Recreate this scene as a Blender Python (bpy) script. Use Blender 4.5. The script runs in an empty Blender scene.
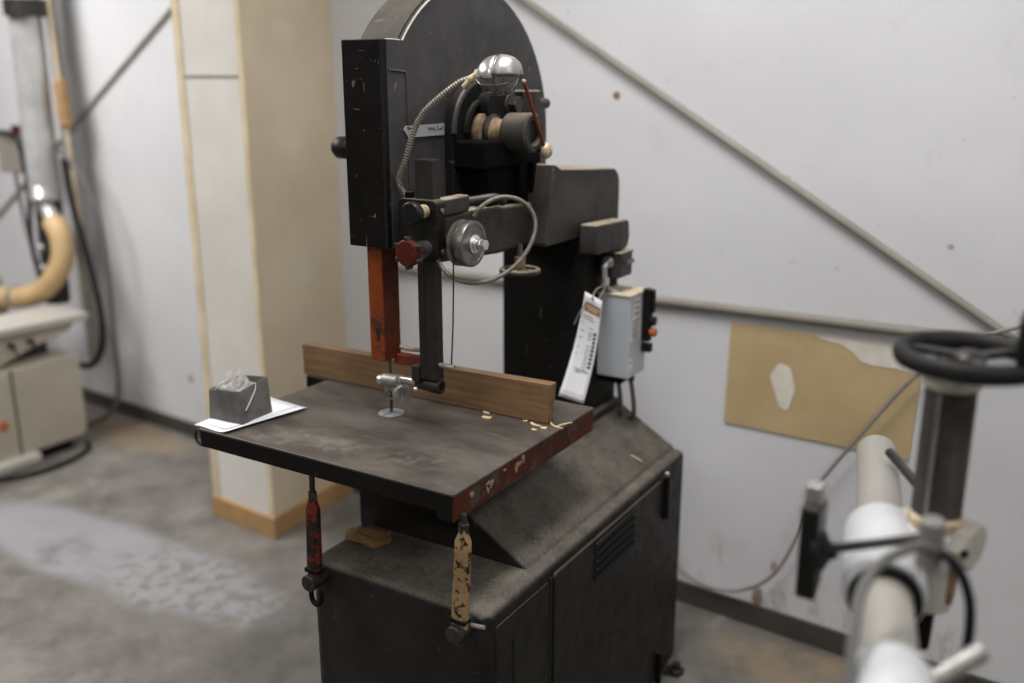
import bpy, bmesh, math, random
from mathutils import Vector, Matrix
random.seed(7)
S = bpy.context.scene
COL = S.collection
PI = math.pi
V = Vector

# ------------------------------------------------------------------ shape helpers (all add to a bmesh, in metres)
def mb():
    return bmesh.new()

def box(bm, x0, x1, y0, y1, z0, z1):
    c = V(((x0+x1)/2, (y0+y1)/2, (z0+z1)/2))
    m = Matrix.Translation(c) @ Matrix.Diagonal((abs(x1-x0), abs(y1-y0), abs(z1-z0), 1))
    bmesh.ops.create_cube(bm, size=1, matrix=m)
    return bm

def frame(d):
    d = V(d).normalized()
    a = V((0, 0, 1)) if abs(d.z) < .9 else V((1, 0, 0))
    u = d.cross(a).normalized()
    w = d.cross(u).normalized()
    return d, u, w

def obox(bm, p0, p1, w, h, up=(0, 0, 1)):
    """bar of section w x h from p0 to p1; h is measured along 'up'"""
    p0, p1 = V(p0), V(p1)
    d = (p1-p0).normalized(); u = V(up); s = d.cross(u).normalized(); u = s.cross(d).normalized()
    vs = []
    for p in (p0, p1):
        for a, b in ((-1, -1), (1, -1), (1, 1), (-1, 1)):
            vs.append(bm.verts.new(p + s*(a*w/2) + u*(b*h/2)))
    for f in ((3, 2, 1, 0), (4, 5, 6, 7), (0, 1, 5, 4), (1, 2, 6, 5), (2, 3, 7, 6), (3, 0, 4, 7)):
        bm.faces.new([vs[i] for i in f])
    return bm

def rev(bm, p0, axis, prof, n=32, a0=0.0, a1=2*PI, ref=None):
    """surface of revolution; prof = [(distance along axis, radius)]; a part turn if a1-a0 < 2 pi"""
    p0 = V(p0)
    d, u, w = frame(axis)
    if ref is not None:
        u = (V(ref) - d*V(ref).dot(d)).normalized(); w = d.cross(u)
    full = abs(a1-a0-2*PI) < 1e-6
    m = n if full else n+1
    rings = []
    for t, r in prof:
        if r < 1e-7:
            rings.append([bm.verts.new(p0+d*t)])
        else:
            rings.append([bm.verts.new(p0+d*t+(u*math.cos(a0+(a1-a0)*i/n)+w*math.sin(a0+(a1-a0)*i/n))*r) for i in range(m)])
    for A, B in zip(rings, rings[1:]):
        for i in range(n):
            j = (i+1) % m
            if len(A) == 1 and len(B) == 1: continue
            if len(A) == 1: bm.faces.new((A[0], B[i], B[j]))
            elif len(B) == 1: bm.faces.new((A[i], B[0], A[j]))
            else: bm.faces.new((A[i], B[i], B[j], A[j]))
    if full:
        if len(rings[0]) > 1: bm.faces.new(rings[0])
        if len(rings[-1]) > 1: bm.faces.new(list(reversed(rings[-1])))
    return bm

def cyl(bm, p0, p1, r, r1=None, n=28, ch=0.0):
    p0, p1 = V(p0), V(p1); L = (p1-p0).length
    r1 = r if r1 is None else r1
    prof = [(0, r), (L, r1)] if ch <= 0 else [(0, r-ch), (ch, r), (L-ch, r1), (L, r1-ch)]
    return rev(bm, p0, p1-p0, prof, n)

def smooth_path(pts, k=8):
    P = [V(p) for p in pts]
    if len(P) < 3: return P
    out = []
    for i in range(len(P)-1):
        a = P[i-1] if i else P[0]*2-P[1]
        b, c = P[i], P[i+1]
        d = P[i+2] if i+2 < len(P) else P[-1]*2-P[-2]
        for j in range(k):
            t = j/k
            out.append(.5*((2*b)+(c-a)*t+(2*a-5*b+4*c-d)*t*t+(3*b-a-3*c+d)*t**3))
    out.append(P[-1])
    return out

def tube(bm, pts, r, n=10, k=8, smooth=True, ridge=0.0, step=None):
    P = smooth_path(pts, k) if smooth else [V(p) for p in pts]
    if step:
        Q = [P[0]]; acc = 0.0
        for a, b in zip(P, P[1:]):
            L = (b-a).length; pos = 0.0
            while acc + (L-pos) >= step:
                pos += step-acc; acc = 0.0
                Q.append(a.lerp(b, pos/L))
            acc += L-pos
        P = Q
    rings = []; u = None
    for i, p in enumerate(P):
        t = (P[min(i+1, len(P)-1)]-P[max(i-1, 0)]).normalized()
        if u is None: _, u, _ = frame(t)
        u = (u-t*u.dot(t)).normalized(); w = t.cross(u)
        rr = (r(i/(len(P)-1)) if callable(r) else r) + (ridge if i % 2 else -ridge)
        rings.append([bm.verts.new(p+(u*math.cos(2*PI*j/n)+w*math.sin(2*PI*j/n))*rr) for j in range(n)])
    for A, B in zip(rings, rings[1:]):
        for j in range(n):
            bm.faces.new((A[j], A[(j+1) % n], B[(j+1) % n], B[j]))
    bm.faces.new(list(reversed(rings[0]))); bm.faces.new(rings[-1])
    return bm

def torus(bm, c, axis, R, r, n=48, m=12, sx=1.0):
    d, u, w = frame(axis); c = V(c)
    g = []
    for i in range(n):
        a = 2*PI*i/n; e = u*math.cos(a)+w*math.sin(a)
        g.append([bm.verts.new(c+e*(R+r*math.cos(2*PI*j/m))+d*(r*sx*math.sin(2*PI*j/m))) for j in range(m)])
    for i in range(n):
        for j in range(m):
            bm.faces.new((g[i][j], g[(i+1) % n][j], g[(i+1) % n][(j+1) % m], g[i][(j+1) % m]))
    return bm

def prism(bm, poly, axis, a, b):
    """extrude a polygon. axis 'x': poly is (y,z); 'y': (x,z); 'z': (x,y)"""
    def mk(p, t):
        return {'x': V((t, p[0], p[1])), 'y': V((p[0], t, p[1])), 'z': V((p[0], p[1], t))}[axis]
    A = [bm.verts.new(mk(p, a)) for p in poly]; B = [bm.verts.new(mk(p, b)) for p in poly]
    bm.faces.new(A); bm.faces.new(list(reversed(B)))
    n = len(poly)
    for i in range(n):
        bm.faces.new((A[i], B[i], B[(i+1) % n], A[(i+1) % n]))
    return bm

def rounded(poly, rad, seg=5):
    """fillet the corners of a 2-D polygon; rad a number or a list per corner"""
    out = []; n = len(poly)
    for i in range(n):
        r = rad[i] if isinstance(rad, (list, tuple)) else rad
        p = V(poly[i]); a = V(poly[i-1])-p; b = V(poly[(i+1) % n])-p
        if r <= 0: out.append(tuple(p)); continue
        ang = a.angle(b); t = min(r/math.tan(ang/2), a.length*.49, b.length*.49)
        r2 = t*math.tan(ang/2)
        p0 = p+a.normalized()*t; p1 = p+b.normalized()*t
        c = p+(a.normalized()+b.normalized()).normalized()*(r2/math.sin(ang/2))
        v0, v1 = p0-c, p1-c
        th = v0.angle_signed(v1) if v0.length > 0 else 0
        for k in range(seg+1):
            s = k/seg
            m = (v0*(1-s)+v1*s)
            m = m.normalized()*r2 if m.length > 1e-9 else m
            out.append(tuple(c+m))
    return out

def ball(bm, c, r, sub=3, scale=(1, 1, 1)):
    bmesh.ops.create_icosphere(bm, subdivisions=sub, radius=r, matrix=Matrix.Translation(V(c)) @ Matrix.Diagonal((*scale, 1)))
    return bm

def hexa(bm, p0, p1, r):
    return cyl(bm, p0, p1, r, n=6)

BASE = {}
def obj(name, bm, mat, parent=None, bevel=0.0, seg=2, sharp=38, flat=False):
    bmesh.ops.recalc_face_normals(bm, faces=bm.faces)
    root = parent
    while root is not None and root.parent: root = root.parent
    off = V(root.location) if root is not None else V((0, 0, 0))
    if root is not None:
        bmesh.ops.translate(bm, verts=bm.verts, vec=-off)
    me = bpy.data.meshes.new(name); bm.to_mesh(me); bm.free()
    o = bpy.data.objects.new(name, me); COL.objects.link(o)
    for m in (mat if isinstance(mat, (list, tuple)) else [mat]): me.materials.append(m)
    if not flat:
        me.polygons.foreach_set('use_smooth', [True]*len(me.polygons))
        me.set_sharp_from_angle(angle=math.radians(sharp))
    if bevel > 0:
        b = o.modifiers.new('edge', 'BEVEL'); b.width = bevel; b.segments = seg; b.limit_method = 'ANGLE'; b.angle_limit = math.radians(sharp)
        b.harden_normals = True
    if parent is not None: o.parent = parent
    return o

def thing(name, label, cat, loc, group=None):
    o = bpy.data.objects.new(name, None); COL.objects.link(o); o.location = loc; o.empty_display_size = .05
    o['label'] = label; o['category'] = cat
    if group: o['group'] = group
    return o

def tag(o, label, cat, group=None):
    o['label'] = label; o['category'] = cat
    if group: o['group'] = group
    return o

def struct(name, bm, mat, bevel=0.0):
    o = obj(name, bm, mat, None, bevel); o['kind'] = 'structure'
    return o

# ------------------------------------------------------------------ materials
def lin(c):
    return tuple((x/255/12.92 if x/255 <= .04045 else ((x/255+.055)/1.055)**2.4) for x in c)

class NT:
    def __init__(self, name):
        self.m = bpy.data.materials.new(name); self.m.use_nodes = True
        self.t = self.m.node_tree; self.b = self.t.nodes['Principled BSDF']
        self.geo = self.t.nodes.new('ShaderNodeNewGeometry')
        self.pos = self.geo.outputs['Position']
    def n(self, kind, **kw):
        o = self.t.nodes.new(kind)
        for k, v in kw.items(): setattr(o, k, v)
        return o
    def link(self, a, b): self.t.links.new(a, b)
    def mapped(self, scale=(1, 1, 1), rot=(0, 0, 0), loc=(0, 0, 0)):
        o = self.n('ShaderNodeMapping'); o.inputs['Scale'].default_value = scale; o.inputs['Rotation'].default_value = rot; o.inputs['Location'].default_value = loc
        self.link(self.pos, o.inputs['Vector']); return o.outputs[0]
    def noise(self, scale, detail=4, rough=.6, vec=None, dist=0):
        o = self.n('ShaderNodeTexNoise'); o.inputs['Scale'].default_value = scale; o.inputs['Detail'].default_value = detail
        o.inputs['Roughness'].default_value = rough; o.inputs['Distortion'].default_value = dist
        self.link(vec or self.pos, o.inputs['Vector']); return o.outputs['Fac']
    def ramp(self, fac, lo, hi, a=0.0, b=1.0):
        o = self.n('ShaderNodeMapRange', interpolation_type='SMOOTHSTEP'); self.link(fac, o.inputs['Value'])
        for k, v in zip(('From Min', 'From Max', 'To Min', 'To Max'), (lo, hi, a, b)): o.inputs[k].default_value = v
        return o.outputs['Result']
    def math(self, op, a, b=None, clamp=False):
        o = self.n('ShaderNodeMath', operation=op, use_clamp=clamp)
        for i, v in enumerate((a, b)):
            if v is None: continue
            if isinstance(v, (int, float)): o.inputs[i].default_value = v
            else: self.link(v, o.inputs[i])
        return o.outputs[0]
    def mix(self, fac, a, b):
        o = self.n('ShaderNodeMix', data_type='RGBA')
        for i, v in ((0, fac), (6, a), (7, b)):
            if isinstance(v, tuple): o.inputs[i].default_value = (*v[:3], 1)
            elif isinstance(v, (int, float)): o.inputs[i].default_value = v
            else: self.link(v, o.inputs[i])
        return o.outputs[2]
    def xyz(self, v=None):
        o = self.n('ShaderNodeSeparateXYZ'); self.link(v or self.pos, o.inputs[0]); return o.outputs
    def bump(self, h, strength=.2, dist=.002):
        o = self.n('ShaderNodeBump'); o.inputs['Strength'].default_value = strength; o.inputs['Distance'].default_value = dist
        self.link(h, o.inputs['Height']); self.link(o.outputs[0], self.b.inputs['Normal'])
    def color(self, c):
        if isinstance(c, tuple): self.b.inputs['Base Color'].default_value = (*c[:3], 1)
        else: self.link(c, self.b.inputs['Base Color'])
    def rough(self, r):
        if isinstance(r, (int, float)): self.b.inputs['Roughness'].default_value = r
        else: self.link(r, self.b.inputs['Roughness'])
    def metal(self, v): self.b.inputs['Metallic'].default_value = v
    def blob(self, cx, cy, rx, ry, ax=0, ay=1, rot=0.0, wob=.25, ns=3.0, soft=.25):
        """mask of a noisy ellipse in two world coordinates"""
        s = self.xyz()
        c, sn = math.cos(rot), math.sin(rot)
        dx = self.math('SUBTRACT', s[ax], cx); dy = self.math('SUBTRACT', s[ay], cy)
        ex = self.math('DIVIDE', self.math('ADD', self.math('MULTIPLY', dx, c), self.math('MULTIPLY', dy, sn)), rx)
        ey = self.math('DIVIDE', self.math('SUBTRACT', self.math('MULTIPLY', dy, c), self.math('MULTIPLY', dx, sn)), ry)
        r = self.math('SQRT', self.math('ADD', self.math('MULTIPLY', ex, ex), self.math('MULTIPLY', ey, ey)))
        nn = self.math('MULTIPLY', self.math('SUBTRACT', self.noise(ns, 4), .5), wob*4)
        r = self.math('ADD', r, nn)
        return self.ramp(r, 1+soft, 1-soft)

def plain(name, c, rough=.5, metal=0.0, vary=.15, vs=25, bump=0.0, spec=.5):
    t = NT(name)
    c = lin(c); f = t.noise(vs, 4)
    t.color(t.mix(t.ramp(f, .3, .7), tuple(x*(1-vary) for x in c), tuple(min(1, x*(1+vary)) for x in c)))
    t.rough(rough); t.metal(metal)
    if bump: t.bump(t.noise(vs*6, 3), bump, .001)
    t.b.inputs['Specular IOR Level'].default_value = spec
    return t.m

def painted(name, c, rough=.42, dust=.5, dustcol=(140, 124, 104), scratch=.35, wear=None, wear_amt=.6, wear_scale=30, spec=.5):
    """old machine enamel: mottled, fine scratches, sawdust lying on what faces up"""
    t = NT(name); c = lin(c)
    base = t.mix(t.ramp(t.noise(9, 5), .3, .7), tuple(x*.75 for x in c), tuple(x*1.3 for x in c))
    if wear:
        w = t.ramp(t.noise(wear_scale, 6, .7), wear_amt, wear_amt+.03)
        base = t.mix(w, base, lin(wear))
    if scratch:
        v = t.mapped((110, 110, 22), (.3, .5, .2))
        s1 = t.ramp(t.noise(1.0, 2, .5, v, .8), .70, .74, 0, scratch)
        v2 = t.mapped((26, 26, 110), (.2, -.4, .1))
        s2 = t.ramp(t.noise(1.0, 2, .5, v2, .6), .71, .75, 0, scratch*.7)
        base = t.mix(t.math('MAXIMUM', s1, s2), base, lin((150, 140, 128)))
    if dust:
        nz = t.xyz(t.geo.outputs['Normal'])[2]
        up = t.ramp(nz, .35, .98)
        pat = t.math('ADD', t.math('MULTIPLY', t.noise(13, 6, .72), .8), t.math('MULTIPLY', t.noise(140, 3, .7), .55))
        d = t.math('MULTIPLY', up, t.ramp(pat, .25, 1.0, 0, dust))
        base = t.mix(d, base, lin(dustcol))
        if dust > .6:
            fleck = t.math('MULTIPLY', up, t.ramp(t.noise(230, 2, .6), .64, .70, 0, .55))
            fleck = t.math('MULTIPLY', fleck, t.ramp(t.noise(7, 3), .42, .6))
            base = t.mix(fleck, base, lin((170, 150, 122)))
        t.rough(t.math('ADD', t.math('MULTIPLY', d, .4), t.ramp(t.noise(20, 4), .3, .7, rough-.06, rough+.1)))
    else:
        t.rough(t.ramp(t.noise(20, 4), .3, .7, rough-.06, rough+.1))
    t.color(base)
    t.b.inputs['Specular IOR Level'].default_value = spec
    t.bump(t.noise(70, 3), .12, .002)
    return t.m

M = {}
M['gray_paint'] = painted('charcoal_enamel', (50, 49, 49), .45, .35, scratch=.3, spec=.3)
M['cast'] = painted('dusty_cast_iron_enamel', (54, 51, 48), .55, .8, (205, 190, 165), .3, spec=.25)
M['gray_cast'] = painted('bearing_cap_enamel', (52, 50, 47), .5, .55, (150, 140, 122), .2, spec=.25)
M['black_paint'] = painted('black_enamel', (13, 12, 11), .5, .3, (120, 106, 90), .5, spec=.12)
M['black_cast'] = painted('black_casting', (17, 16, 15), .6, .25, (100, 90, 78), .2, spec=.15)
M['cabinet'] = painted('black_cabinet_enamel', (33, 31, 30), .5, .78, (124, 117, 107), .2, spec=.2)
M['door'] = painted('cabinet_door_enamel', (33, 31, 29), .45, .3, scratch=.15, spec=.2)
M['worn_edge'] = plain('bare_worn_edge', (186, 182, 176), .4, .2, .1, 40)
M['slot'] = plain('dark_slot', (12, 11, 11), .8)
M['steel'] = plain('worn_steel', (120, 116, 112), .38, .85, .25, 40, .1)
M['dark_steel'] = plain('dark_oiled_steel', (54, 51, 49), .42, .5, .3, 30, .1)
M['post_steel'] = plain('guide_post_steel', (40, 37, 35), .5, .1, .25, 30, spec=.25)
M['bracket_iron'] = painted('bracket_enamel', (21, 20, 19), .5, .6, (140, 130, 115), .2, spec=.2)
M['void_iron'] = plain('shade_black_iron', (9, 8, 8), .85, 0, .15, 20, spec=.08)  # near black stands in for the shade of the recess under the shaft
M['bright'] = plain('polished_aluminium', (222, 221, 222), .3, .9, .06, 30)
M['alu'] = plain('cast_aluminium', (160, 158, 155), .45, .7, .15, 60, .15)
M['conduit'] = plain('galvanised_conduit', (122, 116, 107), .5, .4, .2, 80)
M['brass'] = plain('old_brass', (180, 162, 134), .55, .25, .4, 90, .3)
M['tan_rust'] = plain('rusty_shaft', (128, 106, 82), .65, .2, .4, 60, .2)
M['red_knob'] = painted('red_knob_paint', (78, 24, 12), .55, 0, scratch=.1, wear=(50, 20, 14), wear_amt=.62, spec=.2)
M['red_rod'] = painted('red_rod_paint', (110, 40, 22), .5, 0, scratch=.1, wear=(60, 30, 20), wear_amt=.6)
M['orange'] = painted('orange_enamel', (126, 56, 18), .5, 0, scratch=.05, wear=(70, 40, 28), wear_amt=.585, wear_scale=20, spec=.3)
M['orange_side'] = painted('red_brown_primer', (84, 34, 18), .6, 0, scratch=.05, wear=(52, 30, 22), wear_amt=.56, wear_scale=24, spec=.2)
M['rust_side'] = painted('red_oxide_edge', (74, 32, 19), .6, .3, scratch=.15, wear=(68, 62, 55), wear_amt=.545, wear_scale=16, spec=.2)
M['tan_chip'] = painted('chipped_tan_paint', (150, 122, 88), .6, 0, scratch=0, wear=(30, 24, 20), wear_amt=.545, wear_scale=55, spec=.3)
M['chip_spot'] = plain('bare_chipped_spot', (140, 122, 98), .7, 0, .2, 90)
M['red_chip'] = painted('chipped_red_paint', (92, 30, 16), .55, 0, scratch=0, wear=(24, 20, 18), wear_amt=.49, wear_scale=34, spec=.3)
M['white_paint'] = plain('white_machine_enamel', (188, 189, 192), .4, 0, .05, 12)
M['column_iron'] = plain('dark_threaded_iron', (50, 44, 41), .6, .2, .3, 50)
M['bar_iron'] = plain('grey_iron_bar', (128, 125, 122), .5, .3, .1, 40)
M['cream_paint'] = plain('cream_machine_enamel', (176, 171, 162), .45, 0, .06, 10)
M['arm_paint'] = plain('grey_cream_enamel', (150, 146, 139), .4, 0, .06, 10)
M['beige'] = plain('beige_machine_enamel', (176, 168, 152), .5, 0, .06, 5)
M['rubber'] = plain('black_rubber', (18, 17, 17), .6, 0, .2, 30, spec=.3)
M['dark_rubber'] = plain('grey_cable_sheath', (92, 90, 88), .55, 0, .1, 30)
M['black_plastic'] = plain('black_plastic', (14, 14, 14), .45, 0, .1, 30, spec=.3)
M['box_gray'] = plain('grey_switch_box_enamel', (176, 180, 187), .45, 0, .03, 12)
M['dusty_lid'] = plain('sawdust_on_lid', (196, 182, 160), .9, 0, .08, 80)
M['lead'] = plain('grey_lead_sheath', (128, 125, 122), .55, 0, .1, 30)
M['paper'] = plain('white_paper', (226, 226, 230), .8, 0, .03, 20)
M['ink'] = plain('printed_ink', (96, 94, 92), .8)
M['dark_ink'] = plain('dark_printed_ink', (50, 48, 46), .8)
M['tan_ink'] = plain('brown_printed_band', (158, 112, 62), .8, 0, .25, 200)
M['sticker'] = plain('white_sticker', (214, 212, 210), .6)
M['orange_plastic'] = plain('orange_button', (170, 84, 40), .45)
M['label_silver'] = plain('silver_label', (146, 147, 151), .45, .1, .06, 60)
M['tan_wood'] = plain('varnished_baseboard', (166, 130, 86), .5, 0, .12, 6)
M['tan_trim'] = plain('raw_corner_strip', (198, 182, 152), .7, 0, .12, 7)
M['rod'] = plain('grey_painted_rod', (134, 128, 120), .55, .0, .1, 8)
M['lit_rod'] = plain('grey_rod_lit_copy', (176, 172, 167), .5, 0, .08, 8)  # copy of the rod grey, lightened to offset the shade on the left brace
M['galv'] = plain('galvanised_duct', (196, 196, 196), .3, .4, .12, 8)
M['foam'] = plain('brown_pipe_lagging', (154, 124, 86), .8, 0, .2, 20)
M['hose'] = plain('tan_dust_hose', (184, 156, 114), .55, 0, .08, 10)
M['baseboard'] = plain('dark_vinyl_baseboard', (62, 58, 54), .55, 0, .12, 8)
M['gray_bag'] = plain('grey_cardboard', (90, 87, 86), .6, 0, .3, 20)
M['shaving'] = plain('pale_wood_shaving', (214, 186, 146), .7, 0, .12, 60)
M['pallet'] = plain('sawdust_pile', (150, 116, 76), .9, 0, .2, 80, .5)
M['ceil'] = plain('white_ceiling', (196, 195, 192), .8, 0, .03, 2)
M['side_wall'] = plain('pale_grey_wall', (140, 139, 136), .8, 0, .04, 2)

# fence board: long grain along its length
t = NT('plywood_fence')
g = t.noise(1, 5, .6, t.mapped((5, 60, 90)))
g2 = t.noise(6, 4)
c = t.mix(t.ramp(g, .3, .7), lin((108, 82, 55)), lin((138, 108, 75)))
c = t.mix(t.ramp(g2, .5, .75, 0, .55), c, lin((98, 64, 44)))
t.color(c); t.rough(.65); M['fence'] = t.m

# table top: machined cast iron, worn and dusty
t = NT('worn_table_iron')
a = t.noise(5, 6, .65, t.mapped((1, 2.2, 1), (0, 0, .3)))
c = t.mix(t.ramp(a, .35, .68), lin((68, 62, 57)), lin((94, 88, 81)))
sc = t.ramp(t.noise(1, 3, .6, t.mapped((6, 90, 1), (0, 0, .35)), .5), .66, .74, 0, .35)
c = t.mix(sc, c, lin((150, 142, 130)))
sf = t.math('MULTIPLY', t.blob(-1.45, 1.43, .20, .05, 0, 1, .1, .3, 9, .5), t.ramp(t.noise(28, 4, .7), .42, .66, 0, .35))
c = t.mix(sf, c, lin((140, 132, 120)))
sf = t.math('MULTIPLY', t.blob(-1.10, 1.47, .10, .05, 0, 1, .6, .3, 9, .5), t.ramp(t.noise(31, 4, .7), .45, .66, 0, .3))
c = t.mix(sf, c, lin((132, 124, 112)))
sp = t.ramp(t.noise(190, 2, .6), .70, .78, 0, .5)
c = t.mix(sp, c, lin((160, 140, 115)))
t.color(c); t.rough(t.ramp(a, .3, .7, .42, .58)); t.metal(.25); t.bump(t.noise(60, 4), .06, .001); M['table'] = t.m

# walls
def wall_mat(name, c, stains=True):
    t = NT(name)
    b = t.mix(t.ramp(t.noise(1.3, 5, .6), .3, .7), lin(c), lin(tuple(x-9 for x in c)))
    b = t.mix(t.ramp(t.noise(7, 5, .7), .60, .72, 0, .10), b, lin((150, 142, 134)))
    if stains:
        d = t.ramp(t.noise(24, 3, .6), .70, .76, 0, .45)
        b = t.mix(d, b, lin((140, 128, 116)))
        z = t.xyz()[2]
        low = t.ramp(z, .45, .06)
        dirt = t.math('MULTIPLY', low, t.ramp(t.noise(8, 6, .75, t.mapped((1, 1, .5))), .52, .72, 0, .8))
        b = t.mix(dirt, b, lin((152, 128, 98)))
        for (cx, cz, rx, rz, col, k) in ((-1.33, 1.645, .012, .012, (120, 72, 36), .9), (-.767, .10, .018, .035, (110, 80, 52), .8), (-.72, .22, .012, .02, (150, 110, 70), .7),
                                          (-.32, 1.273, .009, .008, (130, 122, 112), .7), (-3.63, .30, .018, .02, (110, 108, 110), .8), (-.62, .27, .012, .03, (150, 112, 70), .6)):
            b = t.mix(t.math('MULTIPLY', t.blob(cx, cz, rx, rz, 0, 2, 0, .2, 30, .3), k), b, lin(col))
    t.color(b); t.rough(.7); t.bump(t.noise(30, 4), .08, .003)
    return t.m
M['wall'] = wall_mat('painted_plasterboard_wall', (206, 206, 209))
# pillar: board faces, tan bare strips and filler smears
t = NT('pillar_board')
b = t.mix(t.ramp(t.noise(2.2, 5), .3, .7), lin((208, 205, 200)), lin((194, 189, 181)))
t.color(b); t.rough(.75); M['pillar_front'] = t.m
t = NT('pillar_side_board')
b = t.mix(t.ramp(t.noise(3, 5), .3, .7), lin((202, 188, 165)), lin((190, 175, 150)))
for (cy, cz, ry, rz) in ((2.62, 1.86, .05, .035), (2.66, 1.47, .045, .03), (2.68, 1.0, .04, .05)):
    b = t.mix(t.math('MULTIPLY', t.blob(cy, cz, ry, rz, 1, 2, .2, .3, 9, .5), .45), b, lin((206, 199, 188)))
t.color(b); t.rough(.75); M['pillar_side'] = t.m
M['filler'] = plain('white_filler', (208, 202, 192), .8, 0, .08, 20)
t = NT('bare_tan_board')
b = t.mix(t.ramp(t.noise(4, 5), .3, .7), lin((184, 163, 124)), lin((172, 150, 112)))
b = t.mix(t.ramp(t.noise(120, 2), .62, .7, 0, .2), b, lin((150, 120, 80)))
t.color(b); t.rough(.85); M['tan_board'] = t.m

# floor: worn painted concrete
t = NT('worn_concrete_floor')
n1 = t.noise(1.6, 6, .66); n2 = t.noise(6, 6, .7); n3 = t.noise(26, 4, .7)
f = t.math('ADD', t.math('MULTIPLY', n1, .5), t.math('ADD', t.math('MULTIPLY', n2, .35), t.math('MULTIPLY', n3, .15)))
c = t.mix(t.ramp(f, .34, .66), lin((80, 76, 71)), lin((124, 120, 114)))
blue = t.math('MULTIPLY', t.blob(-2.95, 2.0, .80, .20, 0, 1, .02, .2, 3, .2), .75)
c = t.mix(blue, c, lin((144, 143, 148)))
pit = t.math('MULTIPLY', t.blob(-2.42, 1.97, .50, .26, 0, 1, 0, .25, 4, .3), t.ramp(t.noise(17, 4, .6), .45, .6, 0, .75))
c = t.mix(pit, c, lin((106, 101, 94)))
pale = t.math('MULTIPLY', t.ramp(t.noise(3.1, 5, .6, t.mapped((1.6, .7, 1), (0, 0, .5), (3, 1, 0))), .56, .68), .4)
c = t.mix(pale, c, lin((140, 136, 130)))
dk = t.ramp(t.noise(2.3, 5, .6, t.mapped((1, 1, 1), (0, 0, 0), (7, 4, 0))), .55, .7, 0, .55)
c = t.mix(dk, c, lin((72, 68, 64)))
s1 = t.math('MULTIPLY', t.blob(-.52, 2.58, .30, .12, 0, 1, -.08, .25, 4, .4), t.ramp(t.noise(9, 5), .3, .6, .25, .85))
c = t.mix(s1, c, lin((138, 122, 102)))
s2 = t.math('MULTIPLY', t.blob(-3.95, 2.86, .4, .12, 0, 1, -.08, .25, 4, .4), .7)
c = t.mix(s2, c, lin((136, 118, 94)))
t.color(c); t.rough(t.ramp(n2, .3, .7, .5, .75)); t.bump(t.noise(35, 5), .15, .003); M['floor'] = t.m

# clear crumpled film
t = NT('clear_crumpled_film')
tr = t.n('ShaderNodeBsdfTransparent'); mx = t.n('ShaderNodeMixShader'); mx.inputs[0].default_value = .40
t.color(lin((215, 212, 206))); t.rough(.25)
t.link(tr.outputs[0], mx.inputs[1]); t.link(t.b.outputs[0], mx.inputs[2])
t.link(mx.outputs[0], t.t.nodes['Material Output'].inputs['Surface']); M['film'] = t.m
# lamp bulb glass, unlit
M['bulb'] = plain('dusty_bulb_glass', (120, 116, 112), .2, 0, .25, 60)

# ------------------------------------------------------------------ the room (its own axes: u along the back wall, v out from it)
W0 = V((-1.04, 2.789, 0)); UD = V((.99686, -.0791, 0)); ND = V((-.0791, -.99686, 0))
def W(u, v, z): return W0 + UD*u + ND*v + V((0, 0, z))
def wbox(bm, u0, u1, v0, v1, z0, z1):
    vs = [bm.verts.new(W(u, v, z)) for z in (z0, z1) for (u, v) in ((u0, v0), (u1, v0), (u1, v1), (u0, v1))]
    for f in ((3, 2, 1, 0), (4, 5, 6, 7), (0, 1, 5, 4), (1, 2, 6, 5), (2, 3, 7, 6), (3, 0, 4, 7)):
        bm.faces.new([vs[i] for i in f])
    return bm
UL, UR, VF, ZC = -6.2, 3.4, 6.5, 3.3
struct('floor', wbox(mb(), UL, UR, 0, VF, -.06, 0), M['floor'])
struct('wall_back', wbox(mb(), UL, UR, -.1, 0, 0, ZC), M['wall'])
struct('wall_left', wbox(mb(), UL-.1, UL, 0, VF, 0, ZC), M['side_wall'])
struct('wall_right', wbox(mb(), UR, UR+.1, 0, VF, 0, ZC), M['side_wall'])
struct('wall_front', wbox(mb(), UL, UR, VF, VF+.1, 0, ZC), M['side_wall'])
struct('ceiling', wbox(mb(), UL, UR, 0, VF, ZC, ZC+.1), M['ceil'])
bm = mb(); wbox(bm, UL, -1.815, 0, .012, 0, .075); wbox(bm, -1.52, UR, 0, .012, 0, .075)
struct('baseboard_back', bm, M['baseboard'], .003)
# boxed-in pillar standing out from the back wall
PU0, PU1, PV, PB = -1.808, -1.46, .49, -1.535
def wprism(pts, z0, z1):
    bm = mb(); A_ = [bm.verts.new(W(u, v, z0)) for u, v in pts]; B_ = [bm.verts.new(W(u, v, z1)) for u, v in pts]
    bm.faces.new(A_); bm.faces.new(B_); n = len(pts)
    for k in range(n): bm.faces.new((A_[k], A_[(k+1) % n], B_[(k+1) % n], B_[k]))
    return bm
struct('wall_pillar', wprism([(PU0, 0), (PB, 0), (PU1, PV), (PU0, PV)], 0, ZC), M['pillar_front'])
struct('wall_pillar_side', wprism([(PB, 0), (PB+.006, 0), (PU1+.006, PV), (PU1, PV)], 0, ZC), M['pillar_side'])
struct('baseboard_pillar', wprism([(PU0-.006, PV), (PU1+.006, PV), (PB+.006, 0), (PB+.020, 0), (PU1+.020, PV+.014), (PU0-.006, PV+.014)], 0, .085), M['tan_wood'], .004)
bm = mb(); wbox(bm, PU0-.003, PU0+.035, PV, PV+.004, .085, ZC); struct('trim_1', bm, M['tan_trim'])
bm = mb(); wbox(bm, PU1-.012, PU1+.010, PV-.002, PV+.004, .085, ZC); struct('trim_2', bm, M['tan_trim'])
bm = mb(); wbox(bm, PU0+.035, PU1-.012, PV, PV+.0025, 1.70, 1.708); struct('trim_3', bm, M['rod'])
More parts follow.
